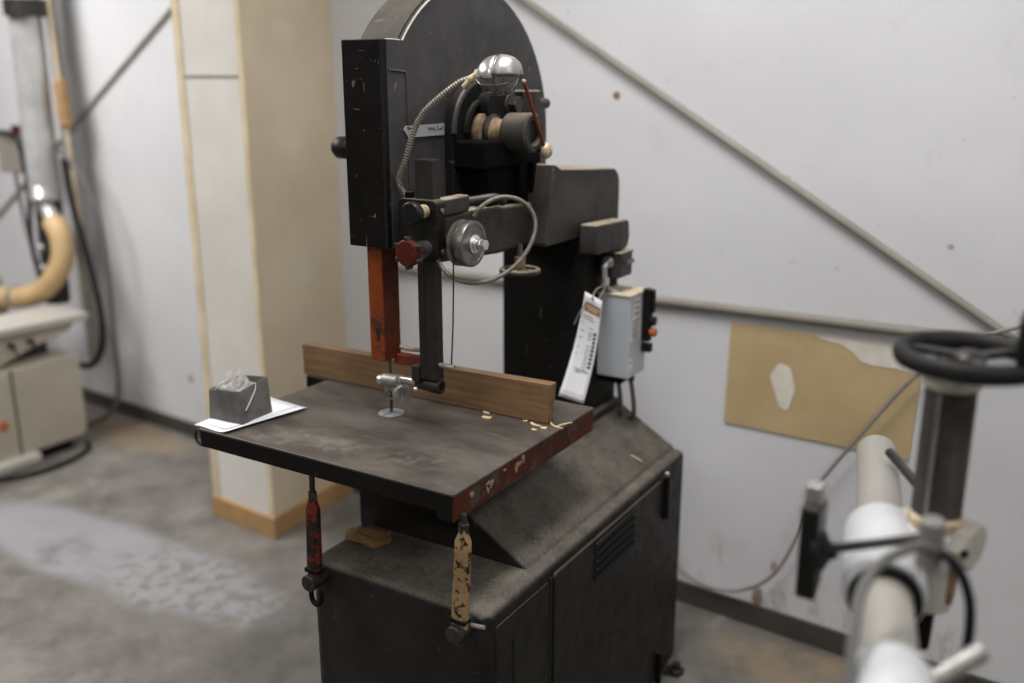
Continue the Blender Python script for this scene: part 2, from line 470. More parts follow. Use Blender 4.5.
# braces and pipe on the back wall
def rodthing(name, p0, p1, r, label, cat, ends=True, group=None, m='rod'):
    t_ = thing(name, label, cat, p0, group)
    bm = cyl(mb(), p0, p1, r, n=16)
    obj('rod', bm, M[m], t_)
    if ends:
        d = (V(p1)-V(p0)).normalized()
        for q, s in ((V(p0), 1), (V(p1), -1)):
            obj('end_bracket', cyl(mb(), q, q+d*s*.06, r*1.08, n=16), M[m], t_)
    return t_
rodthing('brace_rod', W(-1.44, .0125, 2.403), W(1.02, .0125, .985), .0115, 'long thin grey brace rod slanting down the white wall to the right, behind the saw', 'rod')
rodthing('brace_rod', W(-4.9, .011, .56), W(-1.83, .011, 2.375), .0095, 'long thin grey brace rod slanting up the white wall to the tan pillar', 'rod', m='lit_rod')
rodthing('wall_pipe', W(-1.25, .016, 1.002), W(1.05, .016, 1.045), .0145, 'level grey pipe along the white wall just above the tan board patch', 'pipe')

# bare tan patch of wall board with white filler on it
pt = thing('wall_board', 'bare tan rectangular board on the white wall below the level pipe', 'board', W(.4, 0, .66))
vsb = mb()
q = [(.128, .663), (.680, .668), (.690, .985), (.133, .985)]
A = [vsb.verts.new(W(u, .0005, z)) for u, z in q]; B = [vsb.verts.new(W(u, .006, z)) for u, z in q]
vsb.faces.new(A); vsb.faces.new(B)
for i in range(4): vsb.faces.new((A[i], A[(i+1) % 4], B[(i+1) % 4], B[i]))
obj('board', vsb, M['tan_board'], pt)
def smear(name, pts, parent):
    bm = mb(); A = [bm.verts.new(W(u, .0058, z)) for u, z in pts]; B = [bm.verts.new(W(u, .0075, z)) for u, z in pts]
    bm.faces.new(A); bm.faces.new(B)
    for i in range(len(A)): bm.faces.new((A[i], A[(i+1) % len(A)], B[(i+1) % len(B)], B[i]))
    obj(name, bm, M['filler'], parent)['label'] = 'white filler smear'
smear('filler_smear', rounded([(.265, .84), (.29, .885), (.325, .875), (.345, .81), (.325, .735), (.30, .75)], .012), pt)
smear('filler_smear', rounded([(.38, .984), (.688, .984), (.686, .918), (.62, .925), (.56, .922), (.525, .928), (.50, .952), (.47, .968), (.43, .972)], .008), pt)

# ------------------------------------------------------------------ THE BAND SAW
saw = thing('band_saw', 'tall old black band saw standing on the concrete floor, with orange lower blade guard', 'band saw', (-1.13, 1.9, 0))
YB, YF = 2.432, 1.40                      # back and front of the base cabinet
# base cabinet
bm = mb()
prof = rounded([(-1.365, 0.0), (-.905, 0.0), (-.905, .69), (-1.365, .69)], [0, 0, .022, .022], 5)
prism(bm, rounded([(-1.372, YF), (-.905, YF), (-.905, YB), (-1.372, YB)], [.03, .022, .022, .03], 5), 'z', .03, .69)
cab = obj('base_cabinet', bm, M['cabinet'], saw, .018, 4, 50)
bm = mb(); box(bm, -1.345, -.925, YF+.02, YB-.02, 0, .03); obj('plinth', bm, M['black_cast'], saw)
# raised hip-sided cover behind, the column stands on it
bm = mb()
prism(bm, rounded([(-1.395, .665), (-.915, .67), (-.945, .697), (-1.12, .805), (-1.395, .805)], [0, 0, .03, .05, .02], 5), 'y', 1.60, YB-.004)
obj('hood', bm, M['cabinet'], saw, .008, 3, 45)['label'] = 'sloping dusty top cover of the base'
# right-hand side: door with louvres, strap hinges, knob; left of it a narrow panel
def yzplate(y0, y1, z0, z1, x0, x1, r=.012):
    return prism(mb(), rounded([(y0, z0), (y1, z0), (y1, z1), (y0, z1)], r, 4), 'x', x0, x1)
door = obj('door', yzplate(1.655, 2.255, .06, .664, -.907, -.897, .014), M['door'], saw, .0025, 2)
bm = mb()
for k in range(5):
    z = .562+.0215*k
    obox(bm, (-.8965, 1.846, z-.002), (-.8965, 2.070, z-.002), .006, .007)
    obox(bm, (-.894, 1.846, z+.0055), (-.8975, 2.070, z+.0055), .009, .003, (0, 0, 1))
obj('louvre', bm, M['slot'], door)['label'] = 'five dark louvre slots'
for z0, z1 in ((.552, .672), (.03, .14)):
    bm = mb(); box(bm, -.897, -.887, 2.252, 2.268, z0, z1); cyl(bm, (-.888, 2.262, z0), (-.888, 2.262, z1), .006, n=12)
    obj('hinge', bm, M['black_paint'], door, .0015)
bm = mb(); ball(bm, (-.890, 2.262, .680), .007, 2); obj('hinge_cap', bm, M['alu'], door)
bm = mb(); rev(bm, (-.897, 1.70, .357), (1, 0, 0), [(0, .006), (.008, .006), (.010, .012), (.018, .013), (.024, .009), (.025, 0)], 20)
obj('door_knob', bm, M['brass'], door)
obj('front_panel', yzplate(1.425, 1.64, .05, .655, -.906, -.9025, .01), M['door'], saw, .0015, 2)
bm = mb(); box(bm, -.9045, -.9005, 1.488, 1.497, .09, .595); box(bm, -.9055, -.9020, 1.6415, 1.6535, .05, .66)
obj('door_seam', bm, M['slot'], saw)
for y in (1.43, 2.39):
    bm = mb(); cyl(bm, (-.885, y, 0), (-.885, y, .018), .022, n=20, ch=.003); hexa(bm, (-.885, y, .018), (-.885, y, .036), .012); box(bm, -.915, -.868, y-.025, y+.025, 0, .008)
    obj('foot', bm, M['dark_steel'], saw, .001)
# column
bm = mb(); box(bm, -1.37, -1.12, 2.20, 2.415, .78, 1.33)
obj('column', bm, M['black_cast'], saw, .010, 3)
bm = mb(); box(bm, -1.385, -1.10, 2.185, 2.418, .785, .815); obj('column_foot', bm, M['cabinet'], saw, .006, 2)
# upper arm of the frame
bm = mb()
prism(bm, rounded([(2.02, 1.303), (2.436, 1.300), (2.436, 1.462), (2.25, 1.474), (2.10, 1.485), (2.065, 1.50), (2.04, 1.38)], [.01, .03, .045, .05, .02, .005, .05], 6), 'x', -1.35, -1.135)
arm = obj('frame_arm', bm, M['cast'], saw, .008, 3, 45)
# casting lug on the arm behind the column
bm = mb(); prism(bm, rounded([(2.175, 1.266), (2.362, 1.258), (2.374, 1.29), (2.366, 1.335), (2.175, 1.342)], [.006, .02, .01, .012, .006], 4), 'x', -1.122, -1.072)
obj('casting_lug', bm, M['cast'], saw, .005, 3)

# wheel guard: dome with a rim, flat cheek below, and the tall blade guard at its front
XF, XR = -1.29, -1.40
C0 = (1.953, 1.56); RD = .351
n = 40
arc = [(C0[0]+RD*math.cos(a), C0[1]+RD*math.sin(a)) for a in [PI*i/n for i in range(n+1)]]
arc = [p for p in arc if p[0] > 1.64]
poly = [(C0[0]+RD, 1.34)] + arc + [(1.64, 1.77), (1.64, 1.34)]
wg = obj('wheel_guard', prism(mb(), poly, 'x', XR, XF-.010), M['gray_paint'], saw, .004, 2, 45)
# raised cheek on the face, its edge the bright worn line
R2 = RD-.004
arc2 = [(C0[0]+R2*math.cos(a), C0[1]+R2*math.sin(a)) for a in [PI*i/n for i in range(n+1)] if C0[0]+R2*math.cos(a) > 1.665 or C0[1]+R2*math.sin(a) < 1.775]
a_end = PI-math.asin((1.775-C0[1])/R2)
m2 = 34
arc2 = [(C0[0]+R2*math.cos(a_end*i/m2), C0[1]+R2*math.sin(a_end*i/m2)) for i in range(m2+1)]
poly = [(C0[0]+R2, 1.345)] + arc2 + [(1.626, 1.775), (1.626, 1.345)]
obj('guard_cheek', prism(mb(), poly, 'x', XF-.012, XF), M['gray_paint'], wg, .003, 2, 45)
bm = mb(); tube(bm, [(XF-.0005, C0[0]+(R2-.001)*math.cos(a_end*i/m2), C0[1]+(R2-.001)*math.sin(a_end*i/m2)) for i in range(18, m2+1)], .0022, 6, 2)
tube(bm, [(XF-.001, 1.672, 1.7755), (XF-.001, 1.626, 1.776)], .0018, 6, smooth=False)
obj('rim_edge', bm, M['worn_edge'], wg)['label'] = 'bright worn edge of the dome'
# small pressed outline on the cheek
bm = mb(); tube(bm, [(XF, 1.632, 1.715), (XF, 1.675, 1.712), (XF, 1.69, 1.70), (XF, 1.692, 1.60), (XF, 1.692, 1.40)], .0028, 6, 4); obj('pressed_seam', bm, M['gray_paint'], wg)
bm = mb(); box(bm, -1.397, XF-.0005, 1.612, 1.66, 1.345, 1.776)
bg = obj('blade_guard', bm, M['black_paint'], saw, .003, 2)
bg['label'] = 'tall scratched black upper blade guard'
bm = mb(); box(bm, -1.296, XF+.001, 1.6108, 1.6125, 1.347, 1.774); obj('edge_bead', bm, M['bracket_iron'], bg)
# knob at the back of the guard
bm = mb(); rev(bm, (-1.40, 1.78, 1.54), (-1, 0, 0), [(0, .008), (.12, .008), (.122, .018), (.135, .026), (.16, .026), (.172, .018), (.174, 0)], 24)
obj('tracking_knob', bm, M['black_plastic'], saw)
# silver arrow label
bm = mb(); prism(bm, [(1.676, 1.592), (1.684, 1.6005), (1.824, 1.6005), (1.824, 1.5755), (1.692, 1.5755)], 'x', XF+.0005, XF+.0025)
lb = obj('arrow_label', bm, M['label_silver'], saw)
bm = mb()
x0, x1 = XF+.0025, XF+.0031
for (y, z, w, h) in ((1.688, 1.5945, .012, .0022), (1.6925, 1.589, .003, .010), (1.708, 1.594, .004, .003), (1.752, 1.592, .003, .006), (1.757, 1.5905, .004, .003), (1.762, 1.592, .0025, .006), (1.767, 1.5905, .004, .003), (1.772, 1.5905, .0025, .009), (1.777, 1.588, .002, .005),
                     (1.786, 1.595, .005, .002), (1.785, 1.591, .002, .006), (1.789, 1.588, .005, .002), (1.795, 1.589, .004, .004), (1.800, 1.590, .003, .004), (1.8045, 1.5915, .002, .009)):
    box(bm, x0, x1, y+.012-w/2, y+.012+w/2, z-h/2, z+h/2)
obj('lettering', bm, M['dark_ink'], lb)
bm = mb(); prism(bm, [(1.685, 1.5975), (1.699, 1.5975), (1.692, 1.5925)], 'x', x0, x1); obj('arrow', bm, M['dark_ink'], lb)

# upper wheel bearing: half-round flange, casting, shaft and cap
bh = obj('bearing_housing', prism(mb(), [(1.945+.118*math.cos(a), 1.578+.118*math.sin(a)) for a in [PI*i/24 for i in range(25)]] + [(1.827, 1.40), (2.063, 1.40)], 'x', XF, XF+.022), M['black_cast'], saw, .003, 2, 45)
bm = mb(); pts = [(XF+.022, 1.945+.112*math.cos(a), 1.578+.112*math.sin(a)) for a in [PI*(.38+.62*i/14) for i in range(15)]]
tube(bm, pts, .0075, 8, 2); obj('flange_rim', bm, M['gray_paint'], bh)
bm = mb(); tube(bm, [(XF+.024, 1.945+.066*math.cos(a), 1.578+.066*math.sin(a)) for a in [PI*(.45+.55*i/12) for i in range(13)]], .009, 8, 2); obj('flange_rib', bm, M['black_cast'], bh)
bm = mb(); prism(bm, rounded([(1.975, 1.425), (2.10, 1.425), (2.10, 1.668), (1.92, 1.668)], [.006, .006, .012, .03], 4), 'x', XF, XF+.052); obj('slide_plate', bm, M['black_cast'], bh, .003, 2)
bm = mb(); box(bm, XF, -1.20, 2.086, 2.110, 1.40, 1.670); obj('slide_bar', bm, M['cast'], bh, .004, 2)
bm = mb(); rev(bm, (XF+.05, 2.03, 1.638), (1, 0, 0), [(0, .027), (.006, .027), (.007, .02)], 24); hexa(bm, (XF+.055, 2.03, 1.638), (XF+.076, 2.03, 1.638), .021); obj('hex_bolt', bm, M['dark_steel'], bh, .002)
bm = mb(); rev(bm, (-1.215, 2.105, 1.638), (0, 1, 0), [(0, .013), (.055, .013), (.058, .010), (.058, 0)], 18); obj('stud', bm, M['gray_paint'], bh)
bm = mb(); rev(bm, (XF+.02, 1.95, 1.578), (1, 0, 0), [(0, .046), (.022, .046), (.026, .038), (.026, .0)], 30); obj('shaft_collar', bm, M['tan_rust'], bh)
bm = mb(); rev(bm, (XF+.046, 1.95, 1.578), (1, 0, 0), [(0, .034), (.012, .037), (.016, .030), (.055, .027)], 30); obj('shaft', bm, M['tan_rust'], bh)
bm = mb(); rev(bm, (XF+.046, 1.95, 1.578), (1, 0, 0), [(0, .039), (.010, .041), (.014, .036)], 30); obj('seal_ring', bm, M['dark_steel'], bh)
bm = mb(); rev(bm, (-1.198, 1.95, 1.578), (1, 0, 0), [(0, .036), (.008, .044), (.068, .045), (.073, .041), (.073, .030), (.060, .027), (.060, 0)], 36); obj('bearing_cap', bm, M['gray_cast'], bh)
# yoke below the shaft, the recess's shade put into its black colour
bm = mb(); box(bm, XF, -1.185, 1.835, 2.085, 1.50, 1.562); obj('yoke', bm, M['void_iron'], bh, .006, 2)
bm = mb(); box(bm, XF, -1.20, 1.865, 2.06, 1.365, 1.51); obj('yoke_web', bm, M['void_iron'], bh, .01, 2)
bm = mb(); box(bm, -1.205, -1.185, 1.985, 2.02, 1.42, 1.52); box(bm, -1.205, -1.185, 2.05, 2.085, 1.38, 1.52); obj('yoke_rib', bm, M['void_iron'], bh, .003)
# red lever with brass ball on a thin screw
bm = mb(); cyl(bm, (-1.25, 1.985, 1.5375), (-1.115, 1.985, 1.5375), .0045, n=12); obj('adjuster_screw', bm, M['dark_steel'], saw)
lv = obj('lever', cyl(mb(), (-1.122, 1.897, 1.690), (-1.114, 1.982, 1.537), .0042, n=12), M['red_rod'], saw)
lv['label'] = 'thin red adjusting lever'
bm = mb(); ball(bm, (-1.113, 1.985, 1.537), .0165, 3, (.8, 1, 1.15)); obj('lever_knob', bm, M['brass'], lv)
bm = mb(); ball(bm, (-1.122, 1.896, 1.692), .0052, 2); obj('lever_tip', bm, M['brass'], lv)

# ---- guide arm along the throat, with bracket, post, pulley
bm = mb(); prism(bm, rounded([(1.655, 1.415), (1.90, 1.413), (2.10, 1.403), (2.10, 1.31), (1.90, 1.302), (1.655, 1.318)], [.01, 0, .02, .02, 0, .01], 4), 'x', -1.25, -1.185)
obj('guide_arm', bm, M['cast'], saw, .012, 4)
bm = mb(); prism(bm, rounded([(-1.275, 1.328), (-1.172, 1.328), (-1.172, 1.455), (-1.275, 1.455)], .014, 5), 'y', 1.628, 1.66)
gb = obj('guide_bracket', bm, M['bracket_iron'], saw, .004, 3)
for z in (1.432, 1.345):
    bm = mb(); cyl(bm, (-1.172, 1.645, z), (-1.167, 1.645, z), .006, n=14, ch=.001); obj('screw', bm, M['steel'], gb)
bm = mb(); box(bm, -1.232, -1.187, 1.635, 1.664, 1.058, 1.537)
gp = obj('guide_post', bm, M['post_steel'], saw, .0025, 2)
gp['label'] = 'square steel guide post'
bm = mb(); box(bm, -1.2215, -1.2145, 1.6342, 1.6352, 1.08, 1.32); obj('post_slot', bm, M['slot'], gp)
bm = mb(); box(bm, -1.258, -1.244, 1.633, 1.65, 1.455, 1.468); obj('stop_block', bm, M['black_paint'], gb, .002)
# clamp knobs
bm = mb(); rev(bm, (-1.203, 1.630, 1.352), (0, -1, 0), [(0, .019), (.022, .019), (.024, .010), (.046, .010), (.05, .016), (.056, .019)], 24); rk_s = obj('clamp_screw', bm, M['steel'], gb)
bm = mb()
rev(bm, (-1.203, 1.577, 1.352), (0, -1, 0), [(0, .018), (.003, .0285), (.014, .0285), (.017, .025), (.017, 0)], 32)
rk = obj('red_clamp_knob', bm, M['red_knob'], gb)
bm = mb()
for k in range(6):
    a = PI/6+k*PI/3
    p = V((-1.203+.0295*math.cos(a), 1.577, 1.352+.0295*math.sin(a)))
    cyl(bm, p+V((0, .001, 0)), p-V((0, .016, 0)), .0055, n=12, ch=.0015)
obj('knob_lobe', bm, M['dark_steel'], gb)
bm = mb(); rev(bm, (-1.200, 1.630, 1.432), (0, -1, 0), [(0, .013), (.016, .013), (.018, .009), (.036, .009), (.038, .019), (.042, .0245), (.054, .0245), (.058, .021), (.058, 0)], 28)
obj('black_clamp_knob', bm, M['black_plastic'], gb, 0)
bm = mb(); rev(bm, (-1.200, 1.622, 1.432), (0, -1, 0), [(0, .0145), (.012, .0145), (.014, .012)], 20); obj('clamp_collar', bm, M['brass'], gb)
# square conduit connector on the arm
bm = mb(); obox(bm, (-1.190, 1.662, 1.436), (-1.190, 1.755, 1.437), .034, .036); ck = obj('cable_coupling', bm, M['cast'], saw, .006, 3)
bm = mb(); tube(bm, [(-1.19, 1.755, 1.437), (-1.185, 1.80, 1.437), (-1.18, 1.86, 1.436), (-1.18, 1.90, 1.425)], .0105, 12, 8, ridge=.0009, step=.003); obj('coupling_spring', bm, M['dark_steel'], ck)
bm = mb(); tube(bm, [(-1.175, 1.77, 1.405), (-1.16, 1.78, 1.428), (-1.145, 1.83, 1.443), (-1.13, 1.89, 1.432), (-1.115, 1.925, 1.40), (-1.108, 1.925, 1.36), (-1.108, 1.885, 1.315), (-1.112, 1.815, 1.283), (-1.12, 1.74, 1.272), (-1.135, 1.68, 1.278), (-1.16, 1.645, 1.30), (-1.185, 1.64, 1.335)], .0048, 10, 8, ridge=.0006, step=.0028)
obj('armoured_cable', bm, M['conduit'], saw)
# counterweight pulley with hub and wire
pu = obj('pulley', rev(mb(), (-1.148, 1.672, 1.364), (1, 0, 0), [(0, .046), (.002, .049), (.010, .049), (.013, .043), (.019, .043), (.022, .049), (.036, .049), (.0385, .0475), (.039, .046), (.039, .040), (.0375, .039), (.0375, 0)], 48), M['steel'], saw)
bm = mb(); cyl(bm, (-1.19, 1.672, 1.364), (-1.145, 1.672, 1.364), .016, n=20); obj('axle', bm, M['dark_steel'], pu)
bm = mb(); rev(bm, (-1.1105, 1.672, 1.364), (1, 0, 0), [(0, .020), (.005, .020), (.006, .016), (.010, .016), (.011, .012), (.02, .012)], 26); hexa(bm, (-1.093, 1.672, 1.364), (-1.079, 1.672, 1.364), .0115); obj('hub_nut', bm, M['bright'], pu, .001)
bm = mb(); tube(bm, [(-1.131, 1.626, 1.36), (-1.132, 1.628, 1.33), (-1.142, 1.637, 1.20), (-1.154, 1.646, 1.102)], .0017, 6, 6); obj('lift_wire', bm, M['dark_steel'], saw)
bm = mb(); cyl(bm, (-1.19, 1.65, 1.093), (-1.150, 1.65, 1.093), .0065, n=16, ch=.001); obj('wire_pin', bm, M['alu'], gp)
# tension handwheel under the arm
hw = obj('tension_handwheel', torus(mb(), (-1.16, 1.945, 1.256), (0, 0, 1), .043, .0072, 40, 12), M['cast'], saw)
bm = mb(); rev(bm, (-1.16, 1.945, 1.250), (0, 0, 1), [(0, .012), (.004, .014), (.008, .014), (.010, .010), (.012, 0)], 20)
for k in range(3):
    a = k*2*PI/3+.3
    obox(bm, (-1.16, 1.945, 1.256), (-1.16+.042*math.cos(a), 1.945+.042*math.sin(a), 1.256), .011, .006)
obj('wheel_spoke', bm, M['cast'], hw)
bm = mb(); cyl(bm, (-1.16, 1.945, 1.262), (-1.16, 1.945, 1.29), .013, n=20); obj('wheel_hub', bm, M['tan_rust'], hw)
bm = mb(); cyl(bm, (-1.16, 1.945, 1.29), (-1.16, 1.945, 1.32), .006, n=14); obj('wheel_stem', bm, M['steel'], hw)
# lower end of the post: clamp, guide rod, blade guide
bm = mb(); rev(bm, (-1.252, 1.65, 1.043), (1, 0, 0), [(0, .010), (.010, .0135), (.05, .0165), (.066, .0165), (.068, .0145), (.068, .009), (.060, .008), (.060, 0)], 28); obj('clamp_barrel', bm, M['post_steel'], gp)
bm = mb(); box(bm, -1.254, -1.232, 1.632, 1.656, 1.050, 1.088); obj('clamp_ear', bm, M['dark_steel'], gp, .003)
bm = mb(); ball(bm, (-1.243, 1.634, 1.033), .006, 2); obj('thumb_screw', bm, M['bright'], gp)
gd = obj('blade_guide', prism(mb(), rounded([(-1.344, 1.040), (-1.300, 1.046), (-1.294, 1.034), (-1.291, 1.0), (-1.300, .990), (-1.338, .992)], .006, 4), 'y', 1.644, 1.664), M['alu'], saw, .002, 2)
bm = mb(); cyl(bm, (-1.310, 1.654, 1.043), (-1.245, 1.652, 1.044), .0082, n=18); obj('guide_rod', bm, M['bright'], gd)
bm = mb(); cyl(bm, (-1.342, 1.642, 1.038), (-1.300, 1.644, 1.040), .0135, n=22, ch=.002); obj('guide_block', bm, M['alu'], gd)
bm = mb(); cyl(bm, (-1.354, 1.642, 1.036), (-1.341, 1.642, 1.036), .011, n=20, ch=.002); obj('guide_screw', bm, M['bright'], gd)
bm = mb(); rev(bm, (-1.298, 1.650, 1.012), (.85, -.5, 0), [(0, .020), (.010, .020), (.012, .018), (.012, .012), (.004, .011), (.004, 0)], 28); obj('guide_bearing', bm, M['alu'], gd)
bm = mb(); hexa(bm, (-1.326, 1.650, 1.006), (-1.326, 1.636, 1.006), .009); obj('guide_bolt', bm, M['steel'], gd, .001)
bm = mb(); box(bm, -1.3425, -1.3405, 1.664, 1.673, .93, 1.36); obj('blade', bm, M['steel'], saw)
# lower blade guard, orange
bm = mb(); box(bm, -1.368, -1.327, 1.634, 1.688, 1.083, 1.35); box(bm, -1.36, -1.332, 1.66, 1.70, 1.082, 1.345)
og = obj('lower_blade_guard', bm, M['orange'], saw, .0025, 2); og['label'] = 'orange painted lower blade guard with a keyhole'
bm = mb(); cyl(bm, (-1.344, 1.6345, 1.152), (-1.344, 1.6330, 1.152), .0075, n=18); box(bm, -1.3475, -1.3405, 1.6328, 1.6345, 1.130, 1.150); obj('keyhole', bm, M['slot'], og)
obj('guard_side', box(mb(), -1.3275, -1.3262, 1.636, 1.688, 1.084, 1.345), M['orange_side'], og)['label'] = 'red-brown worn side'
# red guard foot reaching back to the post
bm = mb(); box(bm, -1.335, -1.235, 1.675, 1.698, 1.068, 1.092); obj('guard_stay', bm, M['red_rod'], og, .003)
bm = mb(); tube(bm, [(-1.33, 1.69, 1.105), (-1.30, 1.70, 1.100), (-1.24, 1.695, 1.108)], .005, 10, 6); obj('stay_rod', bm, M['brass'], og)

# ---- work lamp on a gooseneck
wl = obj('work_lamp', tube(mb(), [(-1.262, 1.648, 1.453), (-1.282, 1.645, 1.485), (-1.262, 1.640, 1.525), (-1.238, 1.640, 1.585), (-1.212, 1.640, 1.627), (-1.168, 1.646, 1.664), (-1.132, 1.658, 1.690), (-1.108, 1.667, 1.699)], .0062, 12, 10, ridge=.0008, step=.0030), M['conduit'], saw)
wl['label'] = 'flexible gooseneck of the work lamp'
AX = V((1, .16, .03)).normalized(); L0 = V((-1.100, 1.668, 1.703))
bm = mb(); cyl(bm, L0-V((.010, .004, .008)), L0+AX*.004, .0085, n=18, ch=.001); cyl(bm, L0-V((.022, .008, .022)), L0-V((.010, .004, .008)), .0072, n=16); obj('neck_ferrule', bm, M['brass'], wl)
bm = mb(); rev(bm, L0, AX, [(0, .008), (.002, .013), (.012, .014), (.014, .017), (.022, .017), (.024, .012)], 24); obj('lamp_socket', bm, M['brass'], wl)
H0 = L0+AX*.008
half = [(0, .012), (.006, .022), (.014, .030), (.024, .0355), (.036, .038), (.046, .038)]
bm = mb(); rev(bm, H0, AX, half, 32, -PI/2-.15, PI/2+.15, ref=(0, 0, 1)); sh = obj('lamp_shade', bm, M['bright'], wl, 0)
sm = sh.modifiers.new('t', 'SOLIDIFY'); sm.thickness = .0014; sm.offset = -1
half = [(.046, .0395), (.060, .0385), (.074, .034), (.084, .026), (.090, .014), (.092, .0005)]
bm = mb(); rev(bm, H0, AX, half, 32, -PI/2, PI/2, ref=(0, 0, 1)); sh2 = obj('shade_hood', bm, M['alu'], wl, 0)
sm = sh2.modifiers.new('t', 'SOLIDIFY'); sm.thickness = .0014; sm.offset = -1
bm = mb(); rev(bm, H0, AX, [(.044, .039), (.050, .0402)], 32, -PI/2, PI/2, ref=(0, 0, 1)); o = obj('seam_band', bm, M['steel'], wl)
sm = o.modifiers.new('t', 'SOLIDIFY'); sm.thickness = .001
bm = mb(); rev(bm, H0, AX, [(.002, .014), (.012, .024), (.028, .032), (.048, .0355), (.064, .032), (.078, .020), (.084, 0)], 24); obj('bulb', bm, M['bulb'], wl)
bm = mb()
dn = V((0, 0, -1)); sd = AX.cross(dn).normalized()
for off in (.018, .046, .068):
    R_ = {.018: .034, .046: .0385, .068: .034}[off]
    tube(bm, [H0+AX*off+(sd*math.cos(a)+dn*math.sin(a))*R_ for a in [PI*i/12 for i in range(13)]], .0013, 6, 2)
for a in (.5, PI/2, PI-.5):
    e = sd*math.cos(a)+dn*math.sin(a)
    tube(bm, [H0+AX*t_+e*r_ for t_, r_ in ((.0, .014), (.018, .034), (.046, .0385), (.068, .034), (.084, .018), (.089, .004))], .0013, 6, 4)
obj('wire_cage', bm, M['steel'], wl)

# ---- table
XA, XL, Y0, Y1, ZT = -.956, -1.641, 1.363, 1.946, .95
tb = obj('saw_table', box(mb(), XL, XA, Y0, Y1, ZT-.006, ZT), M['table'], saw, .0025, 2)
tb['label'] = 'worn square iron saw table'
bm = mb(); box(bm, XL+.0005, XA-.003, Y0+.001, Y1-.001, ZT-.043, ZT-.006); obj('table_rim', bm, M['black_cast'], tb, .002)
bm = mb(); box(bm, XA-.005, XA-.0006, Y0+.001, Y1-.001, ZT-.058, ZT-.0055); obj('table_edge', bm, M['rust_side'], tb, .002)['label'] = 'red oxide painted right edge'
for y in (1.395, 1.62, 1.90): obj('bolt_hole', cyl(mb(), (XA-.004, y, ZT-.047), (XA+.0002, y, ZT-.047), .0042, n=14), M['slot'], tb)
for (y, z, a, b_) in ((1.425, .928, .007, .006), (1.49, .925, .013, .009), (1.482, .918, .006, .010), (1.60, .929, .012, .005), (1.618, .934, .006, .010), (1.59, .921, .006, .008), (1.545, .935, .005, .003)):
    bm = prism(mb(), [(y+a*math.cos(2*PI*i/9)*(1+.3*math.sin(i*2.1)), z+b_*math.sin(2*PI*i/9)*(1+.3*math.cos(i*1.7))) for i in range(9)], 'x', XA-.0008, XA+.0002)
    obj('paint_chip', bm, M['chip_spot'], tb)['label'] = 'pale chipped spot'
for x, y in ((XA-.024, Y0+.02), (XL+.03, Y1-.02), (XA-.024, Y1-.02)):
    obj('corner_boss', box(mb(), x-.018, x+.019, y-.018, y+.018, ZT-.06, ZT-.03), M['black_cast'], tb, .004)
bm = mb(); rev(bm, (-1.340, 1.666, ZT-.004), (0, 0, 1), [(0, .030), (.0048, .030), (.0052, .029), (.0052, 0)], 40); ins = obj('table_insert', bm, M['label_silver'], tb)
bm = mb(); obox(bm, (-1.3415, 1.668, ZT+.0012), (-1.3415, 1.637, ZT+.0012), .0025, .0006); obj('insert_slot', bm, M['slot'], ins)
# hook at the left front corner
bm = mb(); tube(bm, [(XL, 1.375, .940), (XL-.022, 1.375, .936), (XL-.028, 1.375, .918), (XL-.016, 1.375, .906), (XL, 1.375, .905)], .0035, 8, 6); obj('corner_hook', bm, M['dark_steel'], tb)
# trunnion under the table
bm = mb(); box(bm, -1.36, -1.15, 1.62, 1.86, .80, .865); box(bm, -1.32, -1.18, 1.60, 1.90, .86, ZT-.04); obj('trunnion', bm, M['black_cast'], saw, .012, 3)
# struts carrying the table from the cabinet front
def strut(xt, yt, xb, yb, zb, mat, label, e=0.0):
    zt = ZT-.058
    t_ = V((xt, yt, zt)); b_ = V((xb, yb, zb)); d = (t_-b_).normalized()
    fx = V((1, 0, 0)); wN = V((0, 1, 0))
    bm = mb()
    secs = [(0.0, .017, .011), (.10, .017, .011), (.14, .018, .012), (.66+e, .0165, .0115), (.72+e, .016, .012), (.80+e, .0085, .0085), (.83+e, .0085, .0085)]
    P = t_-b_
    rings = []
    for s, hw_, hd in secs:
        c = b_+P*s
        rings.append([bm.verts.new(c+V((a*hw_, b2*hd, 0))) for a, b2 in ((-1, -.45), (-.55, -1), (.55, -1), (1, -.45), (1, .45), (.55, 1), (-.55, 1), (-1, .45))])
    for A_, B_ in zip(rings, rings[1:]):
        for j in range(8): bm.faces.new((A_[j], A_[(j+1) % 8], B_[(j+1) % 8], B_[j]))
    bm.faces.new(rings[0]); bm.faces.new(rings[-1])
    o = obj('table_strut', bm, mat, saw, .0015, 2); o['label'] = label
    bm = mb(); c = b_+P*(.80+e); cyl(bm, c, b_+P*(.88+e), .0125, n=4); cyl(bm, b_+P*(.86+e), V((xt, yt, ZT-.04)), .0062, n=12); obj('strut_nut', bm, M['dark_steel'], o, .001)
    bm = mb(); cyl(bm, b_+V((0, -.024, 0)), b_+V((0, .035, 0)), .0185, n=28, ch=.002); cyl(bm, b_+V((0, -.026, 0)), b_+V((0, -.02, 0)), .005, n=12); obj('strut_bolt', bm, M['dark_steel'], o)
    bm = mb(); obox(bm, b_+P*.085+V((0, -.0005, 0)), b_+P*.125+V((0, -.0005, 0)), .036, .025, (0, 1, 0)); obj('strut_band', bm, M['black_cast'], o, .001)
    return o
s1 = strut(-.944, 1.378, -.953, 1.372, .662, M['tan_chip'], 'table strut with chipped tan paint', .11)
bm = mb(); cyl(bm, (-.935, 1.386, .672), (-.905, 1.386, .676), .0045, n=10); obj('strut_lever', bm, M['alu'], s1)
s2 = strut(-1.325, 1.378, -1.327, 1.372, .664, M['red_chip'], 'table strut with chipped red paint')
